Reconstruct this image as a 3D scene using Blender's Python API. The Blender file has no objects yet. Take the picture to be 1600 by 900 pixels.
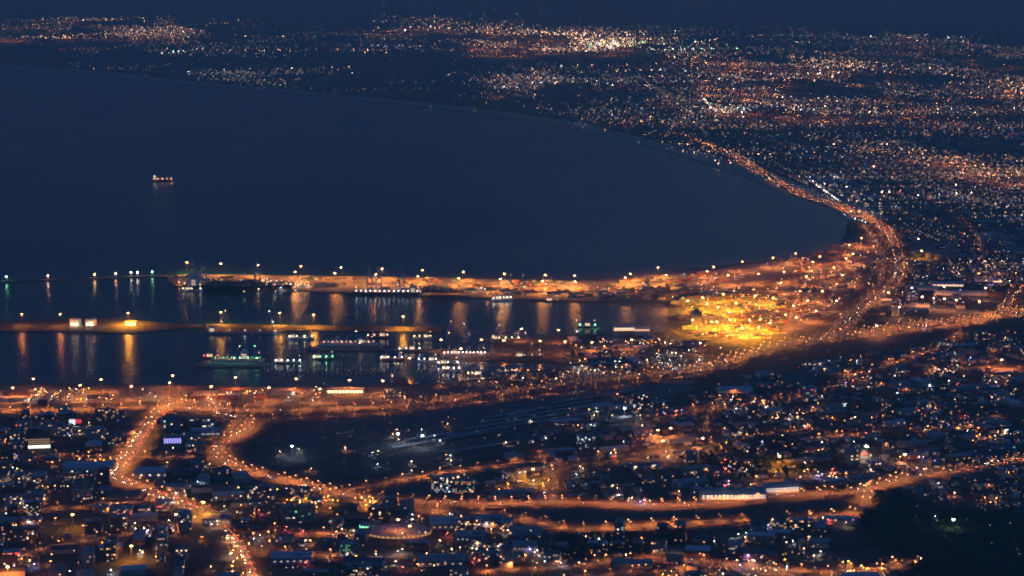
import bpy, math, random
from mathutils import Vector, noise
R = math.radians
rnd = random.Random(11)
scene = bpy.context.scene
col = scene.collection

# ------------------------------------------------------------------ camera, sky, added fill light, exposure
CAM_H, PITCH, F = 1060.0, R(9.6), 3373.0
cd = bpy.data.cameras.new('camera'); cam = bpy.data.objects.new('camera', cd); col.objects.link(cam)
cam.location = (0, 0, CAM_H); cam.rotation_euler = (math.pi / 2 - PITCH, 0, 0)
cd.sensor_width = 36; cd.lens = F / 1600 * 36; cd.clip_start = 1; cd.clip_end = 90000
scene.camera = cam
world = bpy.data.worlds.new('World'); scene.world = world; world.use_nodes = True
wn = world.node_tree; wn.nodes.clear()
sky = wn.nodes.new('ShaderNodeTexSky'); sky.sky_type = 'NISHITA'; sky.sun_disc = False
sky.sun_elevation = R(-2); sky.sun_rotation = R(120); sky.altitude = 1000; sky.air_density = 1.0; sky.dust_density = 0.0; sky.ozone_density = 6.0
bgn = wn.nodes.new('ShaderNodeBackground'); bgn.inputs[1].default_value = 2.2
wo = wn.nodes.new('ShaderNodeOutputWorld')
wb = wn.nodes.new('ShaderNodeMix'); wb.data_type = 'RGBA'; wb.blend_type = 'MULTIPLY'; wb.inputs[0].default_value = 1; wb.inputs[7].default_value = (.34, 1.10, .57, 1)   # white balance of the dusk sky
wn.links.new(sky.outputs[0], wb.inputs[6]); wn.links.new(wb.outputs[2], bgn.inputs[0]); wn.links.new(bgn.outputs[0], wo.inputs[0])
sl = bpy.data.lights.new('twilight_fill', 'SUN'); sl.energy = 0.08; sl.angle = R(10); sl.color = (1, .95, .9)  # faint fill added to lift the roofs; the sun itself is down
so = bpy.data.objects.new('twilight_fill', sl); col.objects.link(so); so.rotation_euler = (R(62), 0, R(-120)); so.location = (0, 0, 1200)
vs = scene.view_settings; vs.view_transform = 'Standard'; vs.look = 'None'; vs.gamma = 1; vs.exposure = 0; vs.use_curve_mapping = False
cy = scene.cycles
cy.use_light_tree = True; cy.max_bounces = 3; cy.diffuse_bounces = 1; cy.glossy_bounces = 2; cy.volume_bounces = 1
cy.sample_clamp_direct = 40; cy.sample_clamp_indirect = 2; cy.caustics_reflective = False; cy.pixel_filter_type = 'BLACKMAN_HARRIS'; cy.filter_width = 2.1; cy.denoising_prefilter = 'NONE'; cy.use_adaptive_sampling = False; world.cycles.sampling_method = 'NONE'

# ------------------------------------------------------------------ pixel of the photograph -> point on the ground
LAND = 3.0
cp, sp = math.cos(PITCH), math.sin(PITCH)
def g(px, py, z=LAND):
    u, v = (px - 800) / F, (450 - py) / F
    dx, dy, dz = u, cp + v * sp, -sp + v * cp
    t = (z - CAM_H) / dz
    return (dx * t, dy * t)
def pix(x, y, z=LAND):
    dy = y * cp - (z - CAM_H) * sp; dv = y * sp + (z - CAM_H) * cp
    return (800 + F * x / dy, 450 - F * dv / dy)
def gs(pts, z=LAND): return [g(a, b, z) for a, b in pts]
def inside(p, poly):
    x, y = p; c = False; j = len(poly) - 1
    for i in range(len(poly)):
        a, b = poly[i], poly[j]
        if (a[1] > y) != (b[1] > y) and x < (b[0] - a[0]) * (y - a[1]) / (b[1] - a[1]) + a[0]: c = not c
        j = i
    return c
def pick(poly):
    x0 = min(p[0] for p in poly); x1 = max(p[0] for p in poly); y0 = min(p[1] for p in poly); y1 = max(p[1] for p in poly)
    while True:
        p = (rnd.uniform(x0, x1), rnd.uniform(y0, y1))
        if inside(p, poly): return p

# ------------------------------------------------------------------ materials
MATS = {}
def mat(name, c, rough=.8, metal=0, noise=0, nscale=.05):
    if name in MATS: return MATS[name]
    m = bpy.data.materials.new(name); m.use_nodes = True; b = m.node_tree.nodes['Principled BSDF']
    b.inputs['Base Color'].default_value = (*c, 1); b.inputs['Roughness'].default_value = rough; b.inputs['Metallic'].default_value = metal
    if noise:
        nt = m.node_tree; tc = nt.nodes.new('ShaderNodeNewGeometry'); n = nt.nodes.new('ShaderNodeTexNoise')
        n.inputs['Scale'].default_value = nscale; n.inputs['Detail'].default_value = 5; n.inputs['Roughness'].default_value = .65
        r = nt.nodes.new('ShaderNodeValToRGB'); e = r.color_ramp.elements
        e[0].position = .32; e[1].position = .68
        e[0].color = (*[v * (1 - noise) for v in c], 1); e[1].color = (*[min(1, v * (1 + noise)) for v in c], 1)
        nt.links.new(tc.outputs['Position'], n.inputs['Vector']); nt.links.new(n.outputs[0], r.inputs[0]); nt.links.new(r.outputs[0], b.inputs['Base Color'])
    MATS[name] = m; return m
def emit(name, c, s, sampling='NONE'):
    if name in MATS: return MATS[name]
    m = bpy.data.materials.new(name); m.use_nodes = True; nt = m.node_tree; nt.nodes.clear()
    e = nt.nodes.new('ShaderNodeEmission'); e.inputs[0].default_value = (*c, 1); e.inputs[1].default_value = s
    o = nt.nodes.new('ShaderNodeOutputMaterial'); nt.links.new(e.outputs[0], o.inputs[0])
    m.cycles.emission_sampling = sampling
    MATS[name] = m; return m
COLS = {'sodium': (1, .47, .19), 'amber': (1, .6, .18), 'warm': (1, .66, .38), 'white': (1, .88, .74), 'cool': (.78, .93, 1), 'green': (.25, 1, .45), 'red': (1, .10, .07), 'violet': (.42, .36, 1), 'pink': (1, .5, .32), 'quay': (1, .58, .28), 'lime': (.85, 1, .62)}
LV = {'dim': .9, 'mid': 3.5, 'high': 18}
def glow(c, lv): return emit(c + '_light_' + lv, COLS[c], LV[lv])
FCOL = {'quay': (1, .33, .05), 'sodium': (1, .26, .045), 'amber': (1, .355, .015), 'pink': (1, .34, .12)}
def flood(c, s): return emit('%s_floodlight_%d' % (c, s), FCOL.get(c, COLS[c]), s, 'FRONT')
M_ground = mat('city_ground', (.06, .056, .052), .95, 0, .65, .012)
M_apron = mat('concrete_yard', (.22, .205, .19), .9, 0, .25, .03)
M_quay = mat('quay_stone', (.18, .17, .16), .9, 0, .3, .1)
M_asph = mat('asphalt', (.10, .10, .10), .85, 0, .25, .05)
M_mark = mat('road_paint', (.7, .7, .66), .7)
M_metal = mat('galvanised_metal', (.3, .3, .31), .5, .6)
M_dark = mat('dark_paint', (.03, .032, .036), .6)
M_hull = mat('dark_hull_paint', (.03, .035, .05), .5)
M_redhull = mat('red_hull_paint', (.3, .04, .03), .5)
M_white = mat('white_paint', (.75, .75, .73), .5)
M_glass = mat('dark_glass', (.03, .05, .07), .15)
M_crane = mat('grey_crane_paint', (.55, .57, .6), .6)
WALLS = [mat('plaster_%s' % n, c, .9, 0, .15, .2) for n, c in (('cream', (.36, .33, .28)), ('white', (.5, .49, .46)), ('grey', (.24, .24, .25)), ('brown', (.2, .14, .10)), ('brick', (.24, .10, .07)), ('pale_blue', (.25, .29, .34)))]
ROOFS = [mat('roof_%s' % n, c, .7, 0, .2, .15) for n, c in (('dark_felt', (.08, .08, .085)), ('grey_sheet', (.3, .31, .33)), ('pale_sheet', (.5, .53, .58)), ('red_tile', (.26, .09, .06)), ('concrete', (.32, .32, .32)), ('slate', (.12, .13, .16)))]
CONT = [mat('container_%s' % n, c, .6) for n, c in (('rust', (.32, .09, .05)), ('blue', (.05, .12, .3)), ('white', (.6, .6, .58)), ('orange', (.5, .2, .05)), ('green', (.06, .22, .12)), ('grey', (.3, .3, .3)))]
M_bark = mat('bark', (.07, .05, .035), .9)
M_leaf = [mat('foliage_%s' % n, c, .8) for n, c in (('deep', (.035, .055, .025)), ('mid', (.05, .085, .035)), ('olive', (.07, .08, .035)))]

# ------------------------------------------------------------------ mesh building
class MB:
    def __init__(s): s.v = []; s.f = []; s.m = []; s.mats = []
    def mi(s, m):
        if m not in s.mats: s.mats.append(m)
        return s.mats.index(m)
    def face(s, pts, m):
        b = len(s.v); s.v += pts; s.f.append(tuple(range(b, b + len(pts)))); s.m.append(s.mi(m))
    def box(s, c, d, m, rz=0, top=None, bottom=False):
        # c = centre of the base, d = size
        hx, hy, h = d[0] / 2, d[1] / 2, d[2]; ca, sa = math.cos(rz), math.sin(rz); b = len(s.v)
        for z in (0, h):
            for x, y in ((-hx, -hy), (hx, -hy), (hx, hy), (-hx, hy)):
                s.v.append((c[0] + x * ca - y * sa, c[1] + x * sa + y * ca, c[2] + z))
        k = s.mi(m); kt = s.mi(top) if top else k
        for i in range(4): j = (i + 1) % 4; s.f.append((b + i, b + j, b + 4 + j, b + 4 + i)); s.m.append(k)
        s.f.append((b + 4, b + 5, b + 6, b + 7)); s.m.append(kt)
        s.f.append((b + 3, b + 2, b + 1, b)); s.m.append(k)
    def gable(s, c, d, h, m, rz=0, ext=.4):
        # roof prism, ridge along local x, base at c.z
        hx, hy = d[0] / 2 + ext, d[1] / 2 + ext; ca, sa = math.cos(rz), math.sin(rz)
        P = [(-hx, -hy, 0), (hx, -hy, 0), (hx, hy, 0), (-hx, hy, 0), (-hx, 0, h), (hx, 0, h)]
        b = len(s.v); s.v += [(c[0] + x * ca - y * sa, c[1] + x * sa + y * ca, c[2] + z) for x, y, z in P]; k = s.mi(m)
        for f in ((0, 1, 5, 4), (2, 3, 4, 5), (1, 2, 5), (3, 0, 4), (3, 2, 1, 0)): s.f.append(tuple(b + i for i in f)); s.m.append(k)
    def arch(s, c, d, h, m, rz=0, n=8):
        # barrel roof along local x
        hx, hy = d[0] / 2, d[1] / 2; ca, sa = math.cos(rz), math.sin(rz); b = len(s.v); k = s.mi(m)
        for x in (-hx, hx):
            for i in range(n + 1):
                a = math.pi * i / n; y, z = -hy * math.cos(a), h * math.sin(a)
                s.v.append((c[0] + x * ca - y * sa, c[1] + x * sa + y * ca, c[2] + z))
        for i in range(n): s.f.append((b + i, b + n + 1 + i, b + n + 2 + i, b + i + 1)); s.m.append(k)
        s.f.append(tuple(b + i for i in range(n + 1))); s.m.append(k)
        s.f.append(tuple(b + n + 1 + i for i in reversed(range(n + 1)))); s.m.append(k)
    def cyl(s, c, r, h, m, n=8, r2=None, top=None, rx=1, ry=1):
        r2 = r if r2 is None else r2; b = len(s.v); k = s.mi(m)
        for z, q in ((0, r), (h, r2)):
            for i in range(n): a = 2 * math.pi * i / n; s.v.append((c[0] + q * rx * math.cos(a), c[1] + q * ry * math.sin(a), c[2] + z))
        for i in range(n): j = (i + 1) % n; s.f.append((b + i, b + j, b + n + j, b + n + i)); s.m.append(k)
        s.f.append(tuple(b + n + i for i in range(n))); s.m.append(s.mi(top) if top else k)
        s.f.append(tuple(b + i for i in reversed(range(n)))); s.m.append(k)
    def bar(s, a, b_, w, m):
        a = Vector(a); b_ = Vector(b_); d = (b_ - a).normalized(); u = d.cross(Vector((0, 0, 1)))
        if u.length < .01: u = Vector((1, 0, 0))
        u.normalize(); v = d.cross(u); b = len(s.v); k = s.mi(m); w /= 2
        for p in (a, b_):
            for i, j in ((-1, -1), (1, -1), (1, 1), (-1, 1)): s.v.append(tuple(p + u * w * i + v * w * j))
        for f in ((0, 1, 5, 4), (1, 2, 6, 5), (2, 3, 7, 6), (3, 0, 4, 7), (3, 2, 1, 0), (4, 5, 6, 7)): s.f.append(tuple(b + i for i in f)); s.m.append(k)
    def octa(s, c, r, m):
        x, y, z = c; b = len(s.v); k = s.mi(m)
        s.v += [(x + r, y, z), (x, y + r, z), (x - r, y, z), (x, y - r, z), (x, y, z + r), (x, y, z - r)]
        for i in range(4): j = (i + 1) % 4; s.f += [(b + i, b + j, b + 4), (b + j, b + i, b + 5)]; s.m += [k, k]
    def down(s, c, r, m):
        # a horizontal lamp glass facing the ground
        x, y, z = c; q = r * 1.52; s.face([(x + q * math.cos(a), y + q * math.sin(a), z) for a in (0, -2.0944, 2.0944)], m)
    def mesh(s, name):
        me = bpy.data.meshes.new(name); me.from_pydata(s.v, [], s.f)
        for m in s.mats: me.materials.append(m)
        me.polygons.foreach_set('material_index', s.m); me.update(); return me
    def build(s, name, parent=None, loc=None, rz=0):
        o = bpy.data.objects.new(name, s.mesh(name)); col.objects.link(o)
        if parent: o.parent = parent
        if loc: o.location = loc
        o.rotation_euler.z = rz
        return o
def tag(o, label, cat, group=None):
    o['label'] = label; o['category'] = cat
    if group: o['group'] = group
    return o
def thing(name, label, cat, loc, group=None, rz=0):
    o = bpy.data.objects.new(name, None); col.objects.link(o); o.location = loc; o.rotation_euler.z = rz
    return tag(o, label, cat, group)
def kind(o, k): o['kind'] = k; return o
class Chunks:
    def __init__(s): s.d = {}
    def at(s, x, y):
        D = math.hypot(x, y); k = (round(math.log(D) / .16), round(math.atan2(x, y) / .11))
        return s.d.setdefault(k, MB())
    def build(s, name, child):
        t = bpy.data.objects.new(name, None); col.objects.link(t); t['kind'] = 'stuff'
        for b in s.d.values(): b.build(child, t)
        print('CHUNKS', name, len(s.d)); return t
def copy_tree(o, parent=None):
    c = o.copy(); col.objects.link(c)
    if parent: c.parent = parent
    for ch in list(o.children): copy_tree(ch, c)
    return c

# ------------------------------------------------------------------ land, water, far hills
def resample(pts, step):
    out = []; acc = 0
    for a, b in zip(pts, pts[1:]):
        L = math.hypot(b[0] - a[0], b[1] - a[1])
        if L < 1e-6: continue
        d = ((b[0] - a[0]) / L, (b[1] - a[1]) / L)
        while acc < L: out.append((a[0] + d[0] * acc, a[1] + d[1] * acc, d[0], d[1])); acc += step
        acc -= L
    return out

def sheet(name, pts, z, m, skirt=0, sm=None):
    mb = MB(); n = len(pts)
    area = sum(pts[i][0] * pts[(i + 1) % n][1] - pts[(i + 1) % n][0] * pts[i][1] for i in range(n))
    if area < 0: pts = pts[::-1]
    mb.face([(x, y, z) for x, y in pts], m)
    if skirt:
        for i in range(n):
            a, b = pts[i], pts[(i + 1) % n]
            mb.face([(a[0], a[1], z - skirt), (b[0], b[1], z - skirt), (b[0], b[1], z), (a[0], a[1], z)], sm or m)
    return kind(mb.build(name), 'structure')
def smooth(pts, n=6):
    out = []
    P = [pts[0]] + list(pts) + [pts[-1]]
    for i in range(1, len(P) - 2):
        p0, p1, p2, p3 = P[i - 1:i + 3]
        for k in range(n):
            t = k / n
            out.append(tuple(.5 * (2 * b + (c - a) * t + (2 * a - 5 * b + 4 * c - d) * t * t + (-a + 3 * b - 3 * c + d) * t ** 3) for a, b, c, d in zip(p0, p1, p2, p3)))
    out.append(pts[-1]); return out
far_coast = smooth([(-300, 78), (0, 103), (100, 110), (200, 121), (300, 132), (400, 140), (500, 150), (600, 159), (700, 170), (780, 181), (850, 190), (900, 201), (960, 217), (1040, 236), (1100, 255), (1150, 271), (1200, 291), (1260, 311), (1305, 328), (1325, 345)], 5)
port_edge = [(1318, 372), (1308, 390), (1240, 403), (1165, 411), (1100, 419), (1000, 431), (900, 437), (700, 433), (500, 431), (300, 428), (262, 431), (262, 441), (275, 447), (460, 453), (560, 459), (700, 463), (800, 468), (900, 471), (1044, 474), (1044, 519), (960, 521), (870, 523), (840, 529), (775, 531), (770, 541), (805, 546), (800, 552), (690, 553), (688, 559), (760, 562), (870, 566), (872, 574), (760, 590), (700, 598), (640, 600), (632, 590), (618, 590), (612, 602), (480, 604), (250, 601), (0, 599), (-500, 597)]
coast = gs(far_coast) + gs(port_edge)
ring = coast + [(-2600, 1500), (3200, 1500), (5200, 7000), (14000, 24000), (15000, 44000), (-15000, 44000), (-15000, 26000)]
sheet('ground', ring, LAND, M_ground, 5, M_quay)
M_mole = mat('mole_surface', (.055, .05, .048), .9, 0, .3, .05)
sheet('left_mole_ground', gs([(-200, 500), (0, 502), (60, 499), (150, 497), (215, 500), (262, 505), (300, 507), (318, 508), (318, 510), (250, 515), (205, 520), (100, 517), (0, 517), (-200, 516)]), LAND, M_mole, 5, M_quay)
sheet('middle_mole_ground', gs([(322, 506), (480, 508), (600, 509), (690, 512), (694, 519), (640, 518), (480, 516), (322, 518)]), LAND, M_mole, 5, M_quay)
sheet('finger_pier_ground', gs([(478, 542), (700, 545), (700, 549), (478, 546)]), LAND, M_quay, 5)
sheet('dry_dock_ground', gs([(306, 566), (420, 567), (420, 573), (306, 572)]), LAND, M_quay, 5)
sheet('breakwater_ground', gs([(-150, 436), (0, 437), (140, 433), (238, 429), (262, 430), (262, 432), (238, 431.5), (140, 435.5), (0, 440), (-150, 439)]), LAND, M_quay, 5)

bs = resample(gs(far_coast, LAND + .03), 60); bm_ = MB()
for a, b in zip(bs, bs[1:]):
    bm_.face([(a[0] - a[3] * o, a[1] + a[2] * o, LAND + .03) for o in (1, 150)][:1] + [(b[0] - b[3] * 1, b[1] + b[2] * 1, LAND + .03), (b[0] - b[3] * 150, b[1] + b[2] * 150, LAND + .03), (a[0] - a[3] * 150, a[1] + a[2] * 150, LAND + .03)], mat('beach_sand', (.42, .38, .3), .95, 0, .2, .02))
kind(bm_.build('beach'), 'structure')
def water_mat():
    m = bpy.data.materials.new('harbour_water'); m.use_nodes = True; nt = m.node_tree; b = nt.nodes['Principled BSDF']
    b.inputs['IOR'].default_value = 1.33; b.inputs['Specular IOR Level'].default_value = .3; b.inputs['Roughness'].default_value = .24
    geo = nt.nodes.new('ShaderNodeNewGeometry')
    # paler base colour to the right: glow of city-lit haze painted in
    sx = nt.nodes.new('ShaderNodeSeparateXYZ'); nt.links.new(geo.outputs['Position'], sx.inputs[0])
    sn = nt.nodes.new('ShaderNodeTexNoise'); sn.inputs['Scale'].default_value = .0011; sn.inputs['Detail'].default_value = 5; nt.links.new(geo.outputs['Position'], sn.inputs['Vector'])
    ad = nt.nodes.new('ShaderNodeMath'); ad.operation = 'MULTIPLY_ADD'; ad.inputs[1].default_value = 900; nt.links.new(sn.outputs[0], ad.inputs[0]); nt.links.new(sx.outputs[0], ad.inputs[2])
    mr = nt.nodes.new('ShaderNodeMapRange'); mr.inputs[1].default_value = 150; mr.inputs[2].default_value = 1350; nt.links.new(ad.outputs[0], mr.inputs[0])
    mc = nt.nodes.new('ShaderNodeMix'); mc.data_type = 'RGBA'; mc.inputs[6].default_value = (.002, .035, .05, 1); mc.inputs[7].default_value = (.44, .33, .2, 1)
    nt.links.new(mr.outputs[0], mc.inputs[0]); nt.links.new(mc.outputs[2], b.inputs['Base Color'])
    n = nt.nodes.new('ShaderNodeTexNoise'); n.inputs['Scale'].default_value = .0016; n.inputs['Detail'].default_value = 4
    mp = nt.nodes.new('ShaderNodeMapRange'); mp.inputs[3].default_value = .14; mp.inputs[4].default_value = .34
    nt.links.new(geo.outputs['Position'], n.inputs['Vector']); nt.links.new(n.outputs[0], mp.inputs[0]); nt.links.new(mp.outputs[0], b.inputs['Roughness'])
    w = nt.nodes.new('ShaderNodeTexNoise'); w.inputs['Scale'].default_value = .022; w.inputs['Detail'].default_value = 3
    bp = nt.nodes.new('ShaderNodeBump'); bp.inputs['Strength'].default_value = .5; bp.inputs['Distance'].default_value = 5
    nt.links.new(geo.outputs['Position'], w.inputs['Vector']); nt.links.new(w.outputs[0], bp.inputs['Height']); nt.links.new(bp.outputs[0], b.inputs['Normal'])
    return m
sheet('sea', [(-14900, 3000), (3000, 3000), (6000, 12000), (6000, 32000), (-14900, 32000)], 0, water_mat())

mb = MB(); M_hill = mat('hill_scrub', (.05, .055, .045), .95, 0, .4, .002)
nx, ny = 90, 16; kx = mb.mi(M_hill)
for j in range(ny + 1):
    for i in range(nx + 1):
        x = -14500 + 29000 * i / nx; y = 24500 + 9000 * j / ny; t = j / ny
        e = math.sin(min(1, t * 1.2) * math.pi / 2) ** 2
        h = e * (150 + 90 * math.sin(x * .0009 + 1) + 70 * math.sin(x * .0023 + y * .0006) + 30 * math.sin(x * .006 + y * .003))
        mb.v.append((x, y, LAND + max(0, h) - .5))
for j in range(ny):
    for i in range(nx): a = j * (nx + 1) + i; mb.f.append((a, a + 1, a + nx + 2, a + nx + 1)); mb.m.append(kx)
kind(mb.build('hills'), 'structure')

# ------------------------------------------------------------------ yards
sheet('container_yard', gs([(275, 430), (500, 433), (700, 435), (900, 439), (1000, 433), (1100, 421), (1165, 413), (1230, 406), (1260, 420), (1200, 440), (1140, 452), (1044, 472), (900, 469), (800, 466), (700, 461), (560, 457), (460, 451), (280, 445), (266, 440), (266, 432)]), LAND + .05, M_apron)
sheet('depot_yard', gs([(1060, 460), (1140, 453), (1200, 452), (1235, 470), (1225, 500), (1215, 530), (1140, 531), (1082, 522), (1068, 500), (1052, 490)]), LAND + .1, mat('oily_concrete', (.09, .083, .076), .9, 0, .75, .06))
sheet('freight_yard', gs([(1236, 405), (1308, 391), (1322, 372), (1345, 362), (1375, 385), (1372, 420), (1345, 452), (1300, 490), (1250, 515), (1222, 520), (1240, 470), (1205, 448), (1265, 420)]), LAND + .05, mat('dusty_yard', (.15, .13, .115), .9, 0, .45, .02))
sheet('quay_road_yard', gs([(-100, 601), (250, 603), (480, 606), (600, 605), (640, 604), (760, 594), (760, 612), (640, 624), (540, 633), (400, 634), (250, 626), (100, 631), (-100, 631)]), LAND + .05, mat('port_yard', (.13, .12, .115), .9, 0, .5, .02))
sheet('rail_yard_ground', gs([(400, 690), (520, 655), (700, 640), (900, 615), (1080, 592), (1100, 610), (980, 650), (850, 690), (700, 725), (560, 745), (440, 720)]), LAND + .04, mat('rail_ballast', (.085, .082, .085), .95, 0, .6, .03))

# ------------------------------------------------------------------ roads
ROADS = []   # (points, half width) for keeping buildings off
def strip(mb, S, o0, o1, z, m):
    for a, b in zip(S, S[1:]):
        P = [(a[0] - a[3] * o0, a[1] + a[2] * o0, z), (a[0] - a[3] * o1, a[1] + a[2] * o1, z), (b[0] - b[3] * o1, b[1] + b[2] * o1, z), (b[0] - b[3] * o0, b[1] + b[2] * o0, z)]
        mb.face(P[::-1] if o1 > o0 else P, m)
LAMPS = []   # x, y, dx, dy, arm, colour, power
RZ = [LAND + .12]
def road(name, px, width, lamps=38, power=1.0, colr='sodium', both=True, median=False, jitter=0):
    P = gs(smooth(px, 8)); S = resample(P, 12)
    RZ[0] += .02; z = RZ[0]; w = width / 2
    mb = MB(); strip(mb, S, -w, w, z, M_asph)
    for o in ((-w + .6, -w + .95), (w - .95, w - .6)): strip(mb, S, o[0], o[1], z + .012, M_mark)
    if median: strip(mb, S, -1.6, 1.6, z + .15, M_apron)
    else:
        for k in range(0, len(S) - 1, 2): strip(mb, S[k:k + 2], -.15, .15, z + .012, M_mark)
    kind(mb.build(name), 'structure'); ROADS.append((S, w))
    if lamps:
        T = resample(P, lamps)
        ph = rnd.uniform(0, 9)
        for i, (x, y, dx, dy) in enumerate(T):
            seg = .85 + .3 * math.sin(i * .45 + ph) + .25 * math.sin(i * .17 + 2 * ph)   # lamps of different age along the road
            if rnd.random() < .08: continue
            sides = ((1, -1) if both else ((1,) if i % 2 else (-1,)))
            for s in sides:
                o = s * (w + .8)
                LAMPS.append((x - dy * o + rnd.uniform(-jitter, jitter), y + dx * o + rnd.uniform(-jitter, jitter), dy * s, -dx * s, colr, power * seg * rnd.uniform(.65, 1.35)))
    return S
S_shore = road('shore_motorway', [(1080, 216), (1150, 245), (1200, 277), (1250, 303), (1300, 318), (1350, 338), (1385, 362), (1402, 395), (1405, 428), (1388, 455), (1352, 480), (1325, 508), (1300, 524)], 30, 44, 1.35, median=True)
S_link = road('shore_slip_road', [(1348, 350), (1366, 375), (1378, 400), (1380, 428), (1362, 458), (1325, 488), (1300, 515)], 14, 50, 1.0, both=False)
S_boul = road('port_boulevard', [(1640, 478), (1600, 488), (1500, 502), (1400, 515), (1300, 528), (1200, 545), (1130, 566), (1050, 580), (950, 592), (850, 604), (740, 618), (640, 631), (540, 638), (400, 641), (250, 636), (100, 641), (-60, 642)], 26, 40, 2.0, median=True)
for nm_, off_ in (('motorway_carriageway', 4.5), ('motorway_service_road', -4.5)):
    road(nm_, [(x_, y_ + off_) for x_, y_ in [(1640, 478), (1600, 488), (1500, 502), (1400, 515), (1300, 528), (1200, 545), (1130, 566), (1085, 576)]], 22, 40, 1.7)
S_boul2 = road('dockside_road', [(1180, 552), (1100, 583), (1000, 598), (900, 612), (800, 622), (700, 634), (600, 645), (500, 652), (420, 655)], 12, 60, 1.0, both=False)
S_wide = road('wide_avenue', [(318, 800), (312, 797), (296, 791), (250, 773), (206, 755), (186, 746), (184, 738), (192, 726), (214, 692), (236, 662), (256, 641), (285, 622)], 28, 28, 2.0, median=True)
S_tail = road('avenue_tail', [(318, 801), (345, 820), (366, 842), (382, 868), (392, 890), (398, 908)], 13, 34, .7)
S_loop = road('elevated_loop_road', [(262, 634), (320, 641), (372, 651), (391, 662), (378, 677), (350, 692), (341, 710), (372, 731), (430, 746), (500, 763), (560, 775), (650, 784), (760, 787), (900, 785), (1000, 790), (1100, 787), (1200, 777), (1300, 771), (1350, 766), (1400, 752), (1500, 734), (1600, 716), (1660, 706)], 20, 31, 1.35)
S_low = road('lower_motorway', [(520, 772), (600, 797), (700, 799), (820, 812), (900, 827), (1000, 822), (1100, 816), (1250, 809), (1340, 800), (1358, 768)], 18, 42, 1.25)
S_bot = road('bottom_street', [(760, 892), (900, 884), (1000, 872), (1100, 878), (1250, 893), (1380, 888), (1440, 876)], 14, 42, 1.5, both=False)
S_l1 = road('station_street', [(-20, 799), (100, 794), (200, 785), (296, 777)], 14, 42, .9, both=False)
S_l2 = road('left_cross_street', [(-20, 716), (110, 712), (240, 714), (345, 714)], 12, 45, .8, both=False)
S_l3 = road('slope_street', [(-20, 885), (60, 860), (120, 848), (180, 838), (262, 825)], 12, 40, .8, both=False)
S_l4 = road('inner_street', [(-20, 752), (60, 747), (120, 745)], 10, 40, .45, 'warm', both=False)
S_r1 = road('right_link_road', [(1640, 438), (1590, 455), (1570, 480), (1545, 496)], 20, 48, 1.9)
S_r2 = road('inland_highway', [(1050, 196), (1180, 201), (1300, 222), (1400, 240), (1480, 255), (1560, 266), (1660, 282)], 22, 85, .8, 'pink')
S_r3 = road('inland_avenue', [(1010, 133), (1050, 150), (1090, 166), (1130, 176)], 20, 95, 1.0, 'warm')
S_r4 = road('suburb_street', [(1280, 685), (1360, 676), (1440, 669), (1510, 660)], 10, 45, .8, both=False)
S_r5 = road('hill_street', [(1180, 755), (1240, 748), (1310, 738), (1340, 735)], 10, 45, .7, both=False)
S_r6 = road('market_street', [(850, 745), (900, 727), (960, 722), (1010, 712), (1060, 695)], 10, 40, .6, both=False)
S_r7 = road('ramp_road', [(1110, 690), (1180, 680), (1260, 672)], 9, 40, .6, both=False)
S_yd = road('freight_road', [(1230, 440), (1290, 430), (1345, 405), (1372, 380)], 12, 60, .9, both=False)
S_q = road('quay_service_road', [(290, 436), (500, 440), (700, 444), (900, 446), (1050, 450), (1180, 458), (1290, 470)], 12, 80, .9, both=False)
S_sub = road('coast_street', [(620, 166), (700, 172), (780, 176), (880, 196), (960, 205), (1060, 214)], 12, 140, .6, 'pink', both=False)

for nm_, px_, w_, sp_, pw_ in (
    ('loop_ramp', [(262, 641), (330, 649), (364, 659), (356, 673), (318, 690)], 9, 40, .8), ('dock_road', [(690, 604), (800, 594), (900, 586), (1040, 571)], 10, 60, .7),
    ('old_town_street', [(545, 766), (640, 748), (740, 733), (830, 722), (880, 728)], 10, 42, .9), ('suburb_street', [(1000, 662), (1090, 641), (1180, 628), (1300, 613)], 9, 60, .6),
    ('suburb_street', [(1310, 592), (1400, 566), (1480, 537), (1500, 520)], 9, 50, .8), ('suburb_street', [(1120, 702), (1102, 668), (1122, 632), (1165, 608)], 9, 60, .5), ('suburb_street', [(1230, 625), (1290, 606), (1400, 590), (1600, 566)], 9, 60, .6),
    ('suburb_street', [(862, 784), (868, 752), (850, 728), (845, 700)], 9, 50, .6), ('suburb_street', [(1500, 661), (1640, 636)], 9, 55, .7), 
    ('bottom_street', [(410, 862), (500, 868), (580, 872), (650, 866)], 11, 40, 1.2), ('bottom_street', [(396, 843), (480, 834), (560, 838)], 11, 42, 1.1), ('bottom_street', [(880, 908), (1000, 894), (1150, 897), (1250, 900)], 11, 42, 1.2),
    ('inland_street', [(1390, 362), (1470, 373), (1640, 388)], 12, 90, .8), ('inland_street', [(1408, 420), (1500, 424), (1640, 430)], 12, 80, .9), ('inland_street', [(1440, 300), (1500, 340), (1530, 380), (1540, 440)], 12, 110, .6),
    ('inland_street', [(1180, 190), (1290, 182), (1420, 172), (1640, 160)], 14, 150, .9), ('inland_street', [(1090, 110), (1200, 120), (1330, 118)], 14, 170, 1.0), ('inland_street', [(1320, 96), (1450, 104), (1640, 104)], 14, 190, 1.0), ('inland_street', [(800, 128), (900, 130), (1010, 134)], 14, 150, 1.0), ('inland_street', [(905, 150), (960, 168), (985, 184), (1080, 215)], 14, 120, .7)):
    road(nm_, px_, w_, sp_, pw_, rnd.choice(['sodium', 'sodium', 'pink']) if 'inland' in nm_ else 'sodium', both=False)
ALLROAD = {}
for S, w in ROADS:
    for x, y, _, _ in S: ALLROAD.setdefault((int(x // 40), int(y // 40)), []).append((x, y, w))
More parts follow.
